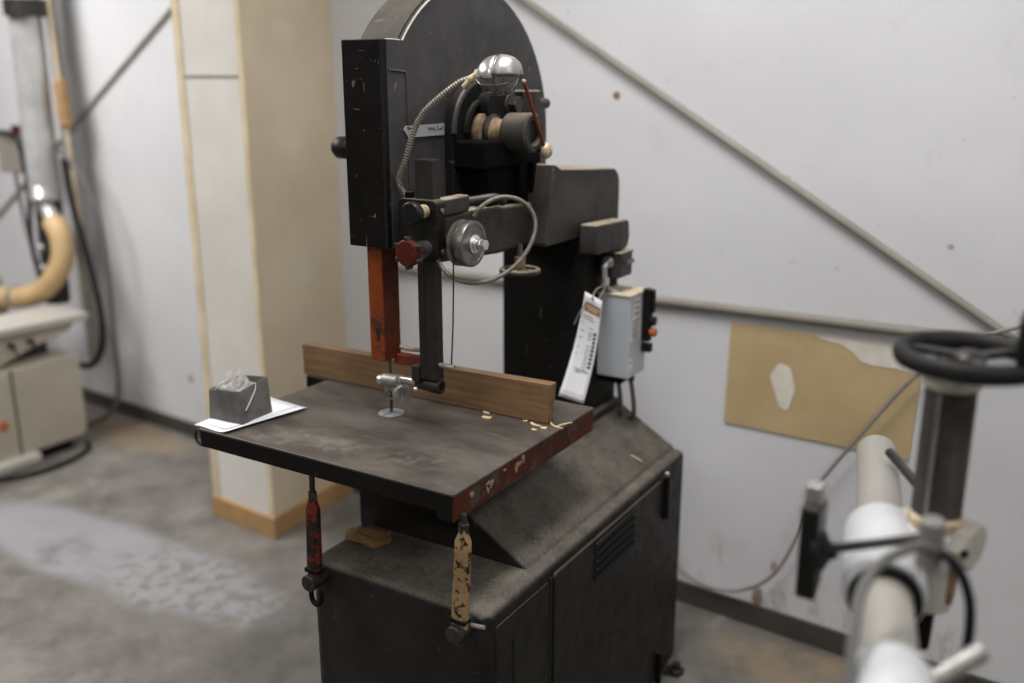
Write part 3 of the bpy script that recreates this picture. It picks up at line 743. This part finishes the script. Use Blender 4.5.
bm = mb(); tube(bm, [(-1.332, 1.372, .65), (-1.340, 1.372, .632), (-1.338, 1.372, .612), (-1.325, 1.372, .604), (-1.314, 1.372, .616), (-1.314, 1.376, .636)], .0055, 10, 6); obj('strut_hook', bm, M['black_paint'], s2)
# scrap of saw-dust covered board on the hood's front
# ---- electrics on the column's side
jb = obj('junction_box', box(mb(), -1.125, -1.058, 2.290, 2.366, 1.187, 1.253), M['gray_paint'], saw, .005, 3)
bm = mb(); box(bm, -1.127, -1.056, 2.288, 2.368, 1.2505, 1.2545); obj('box_cover', bm, M['cast'], jb, .001)
bm = mb(); box(bm, -1.059, -1.048, 2.31, 2.358, 1.222, 1.232); obj('box_rib', bm, M['steel'], jb, .001)
bm = mb(); rev(bm, (-1.094, 2.296, 1.229), (0, -1, 0), [(0, .016), (.006, .016), (.008, .012), (.018, .012)], 22); tube(bm, [(-1.094, 2.282, 1.229), (-1.094, 2.268, 1.224), (-1.094, 2.266, 1.205), (-1.094, 2.27, 1.178)], .009, 14, 6); cyl(bm, (-1.094, 2.269, 1.19), (-1.094, 2.27, 1.172), .0125, n=18); obj('elbow_fitting', bm, M['bright'], jb)
bm = mb(); tube(bm, [(-1.094, 2.27, 1.178), (-1.092, 2.28, 1.163), (-1.085, 2.30, 1.148), (-1.07, 2.32, 1.145)], .0075, 12, 6, ridge=.0008, step=.003); obj('box_conduit', bm, M['alu'], jb)
sb = obj('switch_box', box(mb(), -1.118, -1.024, 2.285, 2.392, .915, 1.145), M['box_gray'], saw, .003, 2)
sb['label'] = 'grey metal switch box'
bm = mb(); box(bm, -1.121, -1.021, 2.282, 2.395, 1.141, 1.1465); obj('box_lid', bm, M['dusty_lid'], sb, .0015)['label'] = 'sawdust covered lid'
bm = mb(); box(bm, -1.125, -1.11, 2.30, 2.36, .93, 1.12); obj('mount_plate', bm, M['dark_steel'], sb)
bm = mb(); box(bm, -1.025, -1.002, 2.362, 2.388, 1.005, 1.150); obj('switch_strip', bm, M['black_plastic'], sb, .003)
bm = mb(); box(bm, -1.004, -.994, 2.365, 2.386, 1.085, 1.148); obj('selector_plate', bm, M['black_paint'], sb, .002)
bm = mb(); cyl(bm, (-1.003, 2.375, 1.062), (-.988, 2.375, 1.062), .013, n=22, ch=.002); obj('start_button', bm, M['black_plastic'], sb)
bm = mb(); cyl(bm, (-1.003, 2.375, 1.031), (-.986, 2.375, 1.031), .012, n=22, ch=.002); obj('stop_button', bm, M['orange_plastic'], sb)['label'] = 'orange push button'
bm = mb(); box(bm, -1.025, -.997, 2.362, 2.384, .975, .999); obj('reset_button', bm, M['black_plastic'], sb, .003)
for (y0, y1, z0, z1, nl) in ((2.308, 2.345, 1.085, 1.132, 3), (2.292, 2.350, 1.018, 1.082, 6), (2.292, 2.312, .933, .968, 2)):
    bm = mb(); box(bm, -1.0245, -1.0232, y0, y1, z0, z1); st = obj('sticker', bm, M['sticker'], sb)
    bm = mb()
    for k in range(nl):
        z = z1-.010-(z1-z0-.016)*k/max(1, nl-1)
        w = (y1-y0)*(.65 if k % 2 else .8)
        box(bm, -1.0234, -1.0228, (y0+y1)/2-w/2, (y0+y1)/2+w/2, z-.0018, z+.0018)
    obj('sticker_print', bm, M['ink'] if nl > 2 else M['orange_plastic'], sb)
for x, y in ((-1.075, 2.33), (-1.038, 2.335)):
    bm = mb(); cyl(bm, (x, y, .898), (x, y, .917), .010, n=18, ch=.001); obj('cable_gland', bm, M['dark_steel'], sb)
    bm = mb(); tube(bm, [(x, y, .90), (x+.006, y+.006, .85), (x+.004, y+.02, .80), (x-.02, y+.06, .765)], .0065, 10, 6); obj('feed_cable', bm, M['dark_rubber'], sb)
bm = mb(); box(bm, -1.12, -1.05, 2.30, 2.36, .895, .916); obj('box_bracket', bm, M['black_paint'], sb)

# ------------------------------------------------------------------ loose things on the saw
# wooden fence
fn = thing('fence_board', 'long brown wooden fence board standing on edge across the saw table', 'board', (-1.35, 1.80, ZT))
bm = mb(); prism(bm, [(-1.722, ZT+.001), (-.992, ZT+.001), (-.985, 1.044), (-1.724, 1.032)], 'y', 1.785, 1.812)
obj('board', bm, M['fence'], fn, .0015)
bm = mb(); box(bm, -1.712, -1.642, 1.78, 1.83, .905, ZT+.0005); obj('end_stop', bm, M['black_paint'], fn, .003)
# folded paper under the grey box
def quadsheet(bm, pts, th=.0006, nx=14, ny=10, wave=.0015):
    a, b, c, d = [V(p) for p in pts]
    g = []
    for i in range(nx+1):
        row = []
        for j in range(ny+1):
            s, t_ = i/nx, j/ny
            p = (a*(1-s)+b*s)*(1-t_)+(d*(1-s)+c*s)*t_
            p.z += wave*(math.sin(s*7+t_*3)*.5+.5) + (.004*(max(0, s-.75)/.25)**2)
            row.append(bm.verts.new(p))
        g.append(row)
    for i in range(nx):
        for j in range(ny): bm.faces.new((g[i][j], g[i+1][j], g[i+1][j+1], g[i][j+1]))
    return bm
bm = quadsheet(mb(), [(-1.662, 1.369, ZT+.002), (-1.560, 1.366, ZT+.002), (-1.522, 1.580, ZT+.002), (-1.668, 1.60, ZT+.002)])
pp = obj('paper_sheet', bm, M['paper'], None); sm = pp.modifiers.new('t', 'SOLIDIFY'); sm.thickness = .0008
tag(pp, 'lower larger white sheet of paper on the corner of the saw table', 'paper')
bm = quadsheet(mb(), [(-1.655, 1.385, ZT+.0045), (-1.575, 1.382, ZT+.0045), (-1.548, 1.575, ZT+.0045), (-1.655, 1.585, ZT+.0045)], wave=.0005, nx=8)
for f in bm.verts: f.co.z = min(f.co.z, ZT+.0052)
pp2 = obj('paper_sheet', bm, M['paper'], None); sm = pp2.modifiers.new('t', 'SOLIDIFY'); sm.thickness = .0006
tag(pp2, 'smaller upper sheet of white paper directly beneath the grey box on the saw table', 'paper')
# grey open box holding crumpled clear film
gbx = thing('open_box', 'small open grey box of clear crumpled film standing on white paper', 'box', (-1.61, 1.46, ZT+.006))
zb = ZT+.0062
bot = [(-1.659, 1.414), (-1.567, 1.420), (-1.570, 1.514), (-1.660, 1.508)]
top = [(-1.656, 1.416, 1.024), (-1.572, 1.424, 1.030), (-1.574, 1.509, 1.042), (-1.656, 1.505, 1.034)]
bm = mb()
B_ = [bm.verts.new((x, y, zb)) for x, y in bot]; T_ = [bm.verts.new(p) for p in top]
bm.faces.new(B_)
for i in range(4): bm.faces.new((B_[i], B_[(i+1) % 4], T_[(i+1) % 4], T_[i]))
o = obj('carton', bm, M['gray_bag'], gbx); sm = o.modifiers.new('t', 'SOLIDIFY'); sm.thickness = .003; sm.offset = 1
bvm = o.modifiers.new('b', 'BEVEL'); bvm.width = .003; bvm.segments = 2
from mathutils import noise as mnoise
bm = mb(); n = 30; g = []
for a in range(n+1):
    row = []
    for b_ in range(n+1):
        x = -1.652+.076*a/n; y = 1.421+.083*b_/n
        p = V((x*30, y*30, 1.7))
        e = min(1, 5*min(a, n-a, b_, n-b_)/n)
        h = 1.020+.055*abs(mnoise.noise(p))*(.35+e)+.022*abs(mnoise.noise(p*2.7))*e
        row.append(bm.verts.new((x+.006*mnoise.noise(p*1.7)*e, y+.006*mnoise.noise(p*1.9+V((4, 0, 0)))*e, h)))
    g.append(row)
for a in range(n):
    for b_ in range(n): bm.faces.new((g[a][b_], g[a+1][b_], g[a+1][b_+1], g[a][b_+1]))
fl = obj('film', bm, M['film'], gbx, flat=True); fl['label'] = 'clear crumpled film'
bm = mb(); tube(bm, [(-1.569, 1.470, 1.038), (-1.568, 1.468, 1.024), (-1.567, 1.455, 1.008), (-1.565, 1.441, .993), (-1.564, 1.432, .985)], .0015, 6, 6); obj('film_strand', bm, M['filler'], gbx)
# chips and shavings lying on the table
def chip(x, y, a, L, w, h, label, curl=0.0):
    bm = mb(); n = 6; c, s = math.cos(a), math.sin(a)
    A_ = []
    for i in range(n+1):
        t_ = i/n-.5
        px, py = t_*L, curl*L*(t_*t_*4-1)*.3
        for k in (-1, 1):
            for zz in (0, h):
                ww = w*(.5+.35*math.cos(t_*2.6))*.7
                A_.append(bm.verts.new((x+c*px-s*(py+k*ww), y+s*px+c*(py+k*ww), ZT+.0004+zz+abs(t_)*h*.5)))
    for i in range(n):
        q_ = A_[i*4:i*4+8]
        for f in ((0, 4, 6, 2), (1, 3, 7, 5), (0, 1, 5, 4), (2, 6, 7, 3)): bm.faces.new([q_[j] for j in f])
    bm.faces.new([A_[j] for j in (0, 2, 3, 1)]); bm.faces.new([A_[-4+j] for j in (0, 1, 3, 2)])
    return tag(obj('wood_chip', bm, M['shaving'], None), label, 'wood chip', 'wood chips on the saw table')
chip(-1.130, 1.748, .15, .022, .010, .003, 'largest pale wood chip lying alone before the middle of the fence board')
chip(-1.150, 1.777, -.2, .018, .006, .002, 'thin pale wood chip touching the fence board behind the largest chip')
chip(-1.012, 1.766, -.3, .030, .006, .003, 'pale wood chip at the foot of the right end of the fence board', .4)
chip(-.985, 1.756, .5, .014, .008, .003, 'stubby pale wood chip just right of the fence board end')
chip(-1.000, 1.738, .1, .012, .006, .002, 'small pale wood chip nearest the red table edge below the fence end')
chip(-.972, 1.790, -.55, .055, .0035, .002, 'long pale curled shaving reaching to the red right edge of the table', .5)
chip(-.957, 1.800, 1.2, .045, .003, .002, 'thin pale shaving crossing the long curled one at the red table edge', -.3)
chip(-1.045, 1.776, .6, .009, .004, .002, 'tiny pale crumb of wood close to the fence foot')
# splinter on the dusty hood
def hood_z(x): return .697+(x+.945)/(-.175)*.108
bm = mb(); obox(bm, (-.984, 2.232, hood_z(-.984)+.003), (-.958, 2.245, hood_z(-.958)+.003), .004, .003)
tag(obj('wood_splinter', bm, M['shaving'], None), 'pale wood splinter lying on the sloping cover of the saw base', 'splinter')
bm = mb(); ball(bm, (-1.325, 1.548, .690), .055, 4, (1.25, .75, .17))
for v in bm.verts: v.co.z = max(.6885, v.co.z+mnoise.noise(v.co*60)*.006); v.co.x += mnoise.noise(v.co*30+V((3, 0, 0)))*.02; v.co.y += mnoise.noise(v.co*30+V((0, 7, 0)))*.015
o = tag(obj('sawdust_pile', bm, M['pallet'], None), 'low heap of tan sawdust on the left front of the saw base under the table', 'sawdust'); o['kind'] = 'stuff'

# instruction card hanging by a wire
ic = thing('instruction_tag', 'long white printed card with brown header hanging beside the grey switch box', 'tag', (-1.08, 2.15, .88))
def card(s, t_, lift=0.0):
    """s across 0..1, t 0 top .. 1 bottom"""
    tl, tr_, br, bl = V((-1.090, 2.150, 1.176)), V((-1.048, 2.165, 1.152)), V((-1.076, 2.126, .884)), V((-1.146, 2.120, .896))
    p = (tl*(1-s)+tr_*s)*(1-t_)+(bl*(1-s)+br*s)*t_
    nrm = V((.25, -.96, .1)).normalized()
    return p+nrm*(-.010*math.sin(PI*t_)+lift) + V((.006*math.sin(PI*t_), 0, 0))
def patch(bm, s0, s1, t0, t1, lift, nx=2, ny=4):
    g = [[bm.verts.new(card(s0+(s1-s0)*i/nx, t0+(t1-t0)*j/ny, lift)) for j in range(ny+1)] for i in range(nx+1)]
    for i in range(nx):
        for j in range(ny): bm.faces.new((g[i][j], g[i+1][j], g[i+1][j+1], g[i][j+1]))
bm = mb(); patch(bm, 0, 1, 0, 1, 0, 6, 20); o = obj('card', bm, M['paper'], ic); sm = o.modifiers.new('t', 'SOLIDIFY'); sm.thickness = .001
bm = mb(); patch(bm, .12, .97, .075, .165, .0012); obj('header_band', bm, M['tan_ink'], ic)['label'] = 'brown header band'
bm = mb()
for a, b_, t0 in ((.22, .9, .105), (.3, .8, .130)): patch(bm, a, b_, t0, t0+.008, .0016)
obj('header_lettering', bm, M['sticker'], ic)
bm = mb()
for k in range(11):
    t0 = .36+.034*k
    if k % 3 != 2 or k > 3: patch(bm, .52, .72, t0, t0+.006, .0012, 2, 1); patch(bm, .52, .70, t0+.014, t0+.019, .0012, 2, 1)
for t0, s0, s1 in ((.20, .15, .62), (.225, .15, .72), (.27, .12, .22), (.30, .5, .72), (.34, .48, .75), (.345, .12, .30), (.41, .12, .28), (.50, .14, .2), (.57, .13, .19), (.70, .25, .85), (.715, .3, .9), (.73, .3, .55)):
    patch(bm, s0, s1, t0, t0+.008, .0012, 2, 1)
obj('printed_text', bm, M['ink'], ic)
bm = mb()
for k in range(9): patch(bm, .76, .90, .325+.040*k, .325+.040*k+.030, .0012, 2, 1)
obj('warning_pictogram', bm, M['dark_ink'], ic)
bm = mb(); patch(bm, .06, .94, .935, .941, .0012); obj('foot_rule', bm, M['tan_ink'], ic)
bm = mb(); tube(bm, [(-1.070, 2.150, 1.160), (-1.074, 2.18, 1.176), (-1.080, 2.23, 1.178), (-1.090, 2.262, 1.186), (-1.094, 2.252, 1.196)], .0022, 6, 8); tube(bm, [(-1.070, 2.150, 1.160), (-1.066, 2.18, 1.155), (-1.074, 2.23, 1.172), (-1.090, 2.258, 1.183)], .0018, 6, 8)
tube(bm, [(-1.086, 2.15, 1.15), (-1.10, 2.14, 1.12), (-1.112, 2.135, 1.09)], .0014, 6, 6)
obj('tag_wire', bm, M['alu'], ic)

# ------------------------------------------------------------------ overarm feeder in the right foreground
fd = thing('power_feeder', 'white tubular machine arm with threaded column topped by a black handwheel', 'machine', (-.11, .98, 0))
T0, T1 = V((-.286, 1.735, 1.052)), V((-.114, .953, 1.052)); TD = (T1-T0).normalized()
bm = mb(); rev(bm, T0, TD, [(-.004, 0), (-.002, .022), (.006, .031), (.014, .034), ((T1-T0).length, .034)], 36); obj('overarm', bm, M['arm_paint'], fd)
S0 = T0+TD*.345
bm = mb(); rev(bm, S0, TD, [(0, .036), (.002, .047), (.012, .052), (.185, .053), (.196, .051), (.198, .048), (.198, .037)], 40)
obj('sleeve', bm, M['white_paint'], fd, 0, sharp=50)
bm = mb(); rev(bm, S0+TD*.196, TD, [(0, .036), (.004, .046), (.010, .046), (.012, .040), (.012, .036)], 40); obj('sleeve_seal', bm, M['black_plastic'], fd)
CX, CY = -.139, 1.374
bm = mb(); box(bm, -.235, -.11, CY-.035, CY+.04, 1.03, 1.095); obj('crosshead', bm, M['white_paint'], fd, .015, 4)
bm = mb(); cyl(bm, (-.130, CY+.012, 1.075), (-.082, CY-.004, 1.072), .037, n=8, ch=.004); obj('clamp_casting', bm, M['cream_paint'], fd, .003, 2)
bm = mb(); cyl(bm, (-.094, CY-.040, 1.075), (-.094, CY-.030, 1.075), .0055, n=14); obj('set_screw', bm, M['slot'], fd)
bm = mb(); cyl(bm, (CX+.003, CY, .968), (CX+.003, CY, 1.045), .032, n=30, ch=.003); obj('split_collar', bm, M['cream_paint'], fd)
bm = mb(); box(bm, CX+.022, CX+.037, CY-.02, CY+.02, .985, 1.055); obj('collar_lug', bm, M['tan_rust'], fd, .003)
bm = mb(); rev(bm, (CX, CY, .90), (0, 0, 1), [(0, .013), (.02, .014), (.09, .0165)], 24); obj('screw_end', bm, M['black_paint'], fd)
# threaded column
prof = []
z = 0.0
while z < .186:
    prof += [(z, .0315), (z+.0022, .0335)]; z += .0044
prof.append((.188, .032))
bm = mb(); rev(bm, (CX, CY, 1.112), (0, 0, 1), prof, 36); obj('threaded_column', bm, M['column_iron'], fd)
bm = mb(); box(bm, CX-.012, CX-.007, CY-.0345, CY-.022, 1.115, 1.296); obj('column_scale', bm, M['bar_iron'], fd)
bm = mb(); rev(bm, (CX, CY, 1.095), (0, 0, 1), [(0, .036), (.012, .038), (.018, .034), (.018, .0)], 32); obj('column_flange', bm, M['brass'], fd)
bm = mb(); rev(bm, (CX, CY, 1.296), (0, 0, 1), [(0, .034), (.003, .038), (.014, .040), (.022, .042), (.030, .042), (.032, .039), (.032, 0)], 36); obj('top_collar', bm, M['cream_paint'], fd)
bm = mb(); rev(bm, (CX, CY, 1.326), (0, 0, 1), [(0, .018), (.008, .024), (.016, .020), (.016, 0)], 28); obj('thrust_nut', bm, M['black_plastic'], fd)
HC = V((-.121, 1.366, 1.343))
fw = obj('handwheel', torus(mb(), HC, (0, 0, 1), .085, .0115, 56, 14, 1.2), M['rubber'], fd)
bm = mb(); rev(bm, HC-V((0, 0, .010)), (0, 0, 1), [(0, .020), (.012, .022), (.018, .014), (.020, 0)], 28); obj('handwheel_hub', bm, M['dark_steel'], fw)
bm = mb()
for k in range(3):
    a = .9+k*2*PI/3
    obox(bm, HC, HC+V((.083*math.cos(a), .083*math.sin(a), 0)), .015, .008)
obj('handwheel_spoke', bm, M['dark_steel'], fw)
hp = HC+V((.068, -.052, 0))
bm = mb(); rev(bm, hp, (0, 0, 1), [(0, .006), (.012, .006), (.013, .011), (.03, .0135), (.07, .0125), (.082, .009), (.084, 0)], 24); obj('crank_handle', bm, M['black_plastic'], fw)
# vertical locking bar with rod and paddle, over the sleeve
LB = V((-.122, 1.194, 1.150))
cyl_bar = cyl(mb(), LB-V((0, 0, .034)), LB+V((0, 0, .030)), .0150, n=26, ch=.004); obj('lock_bar', cyl_bar, M['bar_iron'], fd)
bm = mb(); obox(bm, LB-V((0, 0, .022)), (-.145, 1.30, 1.085), .022, .022); obj('lock_lug', bm, M['cream_paint'], fd, .004)
bm = mb(); cyl(bm, (-.250, 1.207, 1.098), (-.125, 1.196, 1.153), .0062, n=16); obj('lock_rod', bm, M['dark_steel'], fd)
pd = obj('paddle', prism(mb(), rounded([(1.188, 1.160), (1.234, 1.160), (1.234, 1.040), (1.193, 1.018)], .008, 4), 'x', -.281, -.256), M['black_plastic'], fd, .004, 3)
bm = mb(); rev(bm, (-.260, 1.210, 1.094), (1, -.05, .15), [(0, .030), (.008, .027), (.016, .013), (.026, .009)], 24); obj('paddle_boss', bm, M['black_plastic'], pd)
bm = mb(); box(bm, -.280, -.258, 1.20, 1.225, 1.158, 1.186); obj('paddle_clip', bm, M['alu'], pd, .003)
bm = mb(); cyl(bm, (-.243, 1.60, 1.103), (-.150, 1.46, 1.085), .0075, n=16); obj('tie_rod', bm, M['dark_steel'], fd)
# cables
bm = mb(); tube(bm, [(-.113, 1.185, 1.141), (-.132, 1.140, 1.163), (-.158, 1.075, 1.165), (-.169, 1.031, 1.148), (-.166, .989, 1.119), (-.157, .945, 1.072), (-.145, .90, 1.0)], .0065, 12, 10); obj('cable', bm, M['dark_rubber'], fd)
bm = mb(); tube(bm, [(-.112, 1.184, 1.141), (-.098, 1.178, 1.139), (-.082, 1.184, 1.117), (-.070, 1.191, 1.079), (-.067, 1.20, 1.027), (-.07, 1.20, .98)], .0062, 12, 10); obj('cable', bm, M['rubber'], fd)
# end casting on its post
E0 = V((-.112, .935, 1.043))
bm = mb(); cyl(bm, T1-TD*.085, T1+TD*.045, .046, n=36, ch=.012); ball(bm, E0+V((0, -.012, -.005)), .046, 4); obj('end_casting', bm, M['white_paint'], fd, 0, sharp=60)
bm = mb(); obox(bm, E0+V((.0, .02, -.012)), E0+V((.060, .115, -.018)), .05, .040); obj('clamp_arm', bm, M['cream_paint'], fd, .014, 4)
bm = mb(); cyl(bm, (-.100, 1.06, 1.030), (-.044, 1.107, 1.072), .0115, n=22, ch=.003); obj('clamp_lever', bm, M['alu'], fd)
bm = mb(); cyl(bm, (-.068, 1.058, .98), (-.068, 1.058, 1.038), .017, n=24, ch=.003); obj('lever_pivot', bm, M['black_paint'], fd)
bm = mb(); rev(bm, (-.110, .925, 0), (0, 0, 1), [(0, .15), (.02, .15), (.03, .06), (.05, .045), (1.02, .04)], 32); obj('post', bm, M['cream_paint'], fd)

# loose cable hanging by the wall
def wp(u, v, z): return W(u, v, z)
bm = mb(); tube(bm, [W(1.0, .04, 1.13), W(.80, .04, 1.04), W(.684, .04, .927), W(.564, .04, .743), W(.439, .04, .527), W(.405, .04, .388), W(.339, .035, .224), W(.248, .03, .135), W(.147, .03, .101), W(.04, .03, .117), W(-.10, .04, .20), W(-.25, .04, .30)], .0055, 10, 10)
tag(obj('wall_cable', bm, M['lead'], None), 'thin grey cable drooping across the tan board and down the white wall to the saw', 'cable')

# ------------------------------------------------------------------ machine and pipes at the far left
mc = thing('wood_planer', 'low beige woodworking machine with flat table at the left beside the white wall', 'machine', (-4.3, 2.25, 0))
bm = mb(); prism(bm, rounded([(1.75, .045), (2.675, .045), (2.675, .462), (1.75, .462)], [.02, .05, .05, .02], 6), 'x', -4.75, -4.0)
obj('cabinet', bm, M['beige'], mc, .02, 4)
bm = mb(); box(bm, -4.004, -3.997, 2.326, 2.334, .05, .455); obj('panel_seam', bm, M['slot'], mc)
bm = mb(); cyl(bm, (-4.0, 2.262, .22), (-3.985, 2.262, .22), .020, n=22, ch=.004); obj('start_knob', bm, M['orange_plastic'], mc)
bm = mb(); box(bm, -4.72, -4.03, 1.8, 2.60, 0, .05); obj('plinth', bm, M['black_cast'], mc)
bm = mb(); prism(bm, rounded([(-4.6, 0), (-3.955, 0), (-3.955, .06), (-4.6, .06)], .02, 4), 'y', 1.75, 2.40); obj('floor_rail', bm, M['cream_paint'], mc, .012, 3)
bm = mb(); prism(bm, rounded([(1.75, .622), (2.735, .605), (2.735, .640), (1.75, .655)], .006, 3), 'x', -4.27, -3.985); obj('table', bm, M['cream_paint'], mc, .006)
bm = mb(); prism(bm, [(1.75, .47), (2.30, .47), (2.46, .52), (2.66, .56), (2.70, .606), (1.75, .62)], 'x', -4.25, -4.03); obj('table_bed', bm, M['beige'], mc, .01)
bm = mb(); box(bm, -4.24, -4.1, 2.45, 2.58, .455, .56); obj('bed_pedestal', bm, M['dark_steel'], mc)
bm = mb(); cyl(bm, (-4.72, 2.70, .575), (-4.86, 2.70, .575), .09, n=24); box(bm, -4.90, -4.76, 2.60, 2.80, .0, .72); obj('dust_port', bm, M['beige'], mc)
for y in (2.36, 2.45):
    bm = mb(); cyl(bm, (-4.03, y, .56), (-4.0, y, .56), .012, n=14); cyl(bm, (-4.005, y, .56), (-3.995, y+.01, .525), .006, n=10); obj('lock_handle', bm, M['dark_steel'], mc)

dt = thing('dust_duct', 'shiny galvanised round dust duct rising up the wall at the far left', 'duct', (-4.31, 2.85, 1.0))
bm = mb(); cyl(bm, (-4.380, 2.85, 1.13), (-4.350, 2.85, 2.6), .072, n=36); obj('pipe', bm, M['galv'], dt)
bm = mb(); rev(bm, (-4.343, 2.85, 1.97), (.02, 0, 1), [(0, .074), (0.002, .10), (.075, .10), (.077, .074)], 36); obj('duct_collar', bm, M['dark_steel'], dt)
bm = mb(); cyl(bm, (-4.378, 2.83, 1.19), (-4.335, 2.80, 1.12), .05, n=28); cyl(bm, (-4.375, 2.83, 1.13), (-4.255, 2.80, 1.02), .035, n=28); obj('duct_outlet', bm, M['galv'], dt)
bm = mb(); cyl(bm, (-4.39, 2.85, .62), (-4.365, 2.85, 1.13), .060, n=30); obj('lower_pipe', bm, M['dark_steel'], dt)
for z in (.80, .90):
    bm = mb(); ball(bm, (-4.375, 2.79, z), .022, 2); obj('duct_bolt', bm, M['alu'], dt)
bm = mb(); cyl(bm, (-4.37, 2.78, 1.75), (-4.37, 2.775, 1.75), .012, n=14); obj('yellow_dot', bm, M['brass'], dt)
dh = thing('dust_hose', 'thick tan dust hose curving down from the galvanised duct to the beige machine', 'hose', (-4.25, 2.8, .9))
bm = mb(); tube(bm, [(-4.27, 2.80, 1.035), (-4.215, 2.79, .985), (-4.195, 2.78, .89), (-4.225, 2.76, .80), (-4.32, 2.74, .71), (-4.46, 2.72, .66), (-4.75, 2.70, .63)], .052, 22, 12); obj('hose', bm, M['hose'], dh)
bm = mb(); tube(bm, [(-4.50, 2.718, .655), (-4.53, 2.716, .652)], .056, 22, smooth=False); obj('hose_clamp', bm, M['alu'], dh)
cp = thing('conduit_pipe', 'thin tan conduit with a thick brown foam sleeve on the far left wall', 'pipe', (-4.19, 2.9, 1.5))
bm = mb(); tube(bm, [(-4.258, 2.90, 2.6), (-4.245, 2.90, 1.8), (-4.222, 2.90, 1.40), (-4.21, 2.90, 1.1), (-4.20, 2.90, .85)], .0085, 10, 6); obj('conduit', bm, M['tan_trim'], cp)
bm = mb(); cyl(bm, (-4.240, 2.90, 1.690), (-4.224, 2.90, 1.475), .032, n=24, ch=.008); obj('foam_sleeve', bm, M['foam'], cp)
bm = mb(); cyl(bm, (-4.262, 2.93, .3), (-4.29, 2.93, 2.7), .026, n=20)
tag(obj('wall_conduit', bm, M['rod'], None), 'straight grey conduit on the wall between the galvanised duct and the tan conduit', 'conduit')
eb = thing('isolator_box', 'small grey electrical box with a red knob on the wall at the far left', 'electrical box', (-4.6, 2.9, 1.35))
bm = mb(); box(bm, -4.72, -4.545, 2.84, 2.95, 1.245, 1.425); obj('enclosure', bm, M['rod'], eb, .008, 3)
bm = mb(); cyl(bm, (-4.60, 2.88, 1.425), (-4.60, 2.88, 1.475), .022, n=20, ch=.004); obj('knob', bm, M['red_knob'], eb)
bm = mb(); tube(bm, [(-4.70, 2.84, 1.44), (-4.56, 2.82, 1.44), (-4.47, 2.80, 1.41), (-4.42, 2.79, 1.30), (-4.425, 2.79, 1.12), (-4.45, 2.79, .92), (-4.43, 2.80, .72)], .012, 10, 8)
tag(obj('cable', bm, M['rubber'], None), 'dark cable arching from the electrical box with red knob down beside the duct', 'cable')
bm = mb(); tube(bm, [(-4.28, 2.88, 1.36), (-4.22, 2.87, 1.345), (-4.12, 2.88, 1.24), (-4.03, 2.88, 1.05), (-4.01, 2.88, .80), (-4.02, 2.88, .50), (-4.03, 2.88, .20), (-4.10, 2.85, .07), (-4.2, 2.80, .014)], .0115, 10, 8)
tag(obj('cable', bm, M['dark_rubber'], None), 'grey cable curving down the white wall to the floor right of the dust hose', 'cable')
bm = mb(); tube(bm, [(-4.25, 2.88, 1.33), (-4.20, 2.86, 1.15), (-4.12, 2.86, .86), (-4.06, 2.85, .62), (-4.05, 2.83, .44), (-4.12, 2.80, .34), (-4.25, 2.76, .36)], .015, 10, 8)
tag(obj('cable', bm, M['rubber'], None), 'thick black cable looping behind the beige machine and the tan hose', 'cable')
bm = mb(); tube(bm, [(-4.62, 2.86, 1.24), (-4.56, 2.84, 1.0), (-4.44, 2.82, .70)], .010, 10, 8)
tag(obj('cable', bm, M['dark_rubber'], None), 'straight dark cable slanting down from the electrical box with red knob', 'cable')
bm = mb(); tube(bm, [(-4.0, 2.66, .012), (-3.92, 2.60, .012), (-3.86, 2.45, .012), (-3.88, 2.25, .012), (-4.05, 2.02, .012), (-4.3, 1.7, .012)], .011, 10, 8)
tag(obj('floor_cable', bm, M['rubber'], None), 'dark cable lying on the floor along the foot of the beige machine', 'cable')

# ------------------------------------------------------------------ light: ceiling lamps of the workshop
def area(name, loc, sx, sy, power, col=(1, .985, .965), rotz=0.0):
    l = bpy.data.lights.new(name, 'AREA'); l.shape = 'RECTANGLE'; l.size = sx; l.size_y = sy; l.energy = power; l.color = col
    o = bpy.data.objects.new(name, l); COL.objects.link(o); o.location = loc; o.rotation_euler = (0, 0, rotz)
    return o
area('ceiling_lamp', (-.85, 1.45, 3.25), .45, 1.2, 58)
area('ceiling_lamp', (-4.2, 1.0, 3.25), 1.4, 2.4, 155)
area('ceiling_lamp', (1.5, .4, 3.25), .6, 2.0, 45)
area('ceiling_lamp', (-1.2, -1.8, 3.25), 2.4, .6, 50)
w = bpy.data.worlds.new('world'); S.world = w; w.use_nodes = True
w.node_tree.nodes['Background'].inputs[0].default_value = (.8, .82, .85, 1); w.node_tree.nodes['Background'].inputs[1].default_value = .1

# ------------------------------------------------------------------ camera
f_px, pitch, az = 967.0, math.radians(15.27), math.radians(31.3)
cd = bpy.data.cameras.new('camera'); cam = bpy.data.objects.new('camera', cd); COL.objects.link(cam)
cam.location = (0, 0, 1.7); cam.rotation_euler = (PI/2-pitch, 0, az)
cd.sensor_width = 36; cd.lens = f_px/1024*36; cd.clip_start = .05
cd.dof.use_dof = True; cd.dof.focus_distance = 1.98; cd.dof.aperture_fstop = 1.25; cd.dof.aperture_blades = 0
S.camera = cam
S.view_settings.view_transform = 'Standard'; S.view_settings.look = 'None'; S.view_settings.gamma = 1.0
S.view_settings.use_curve_mapping = False; S.view_settings.exposure = -0.05
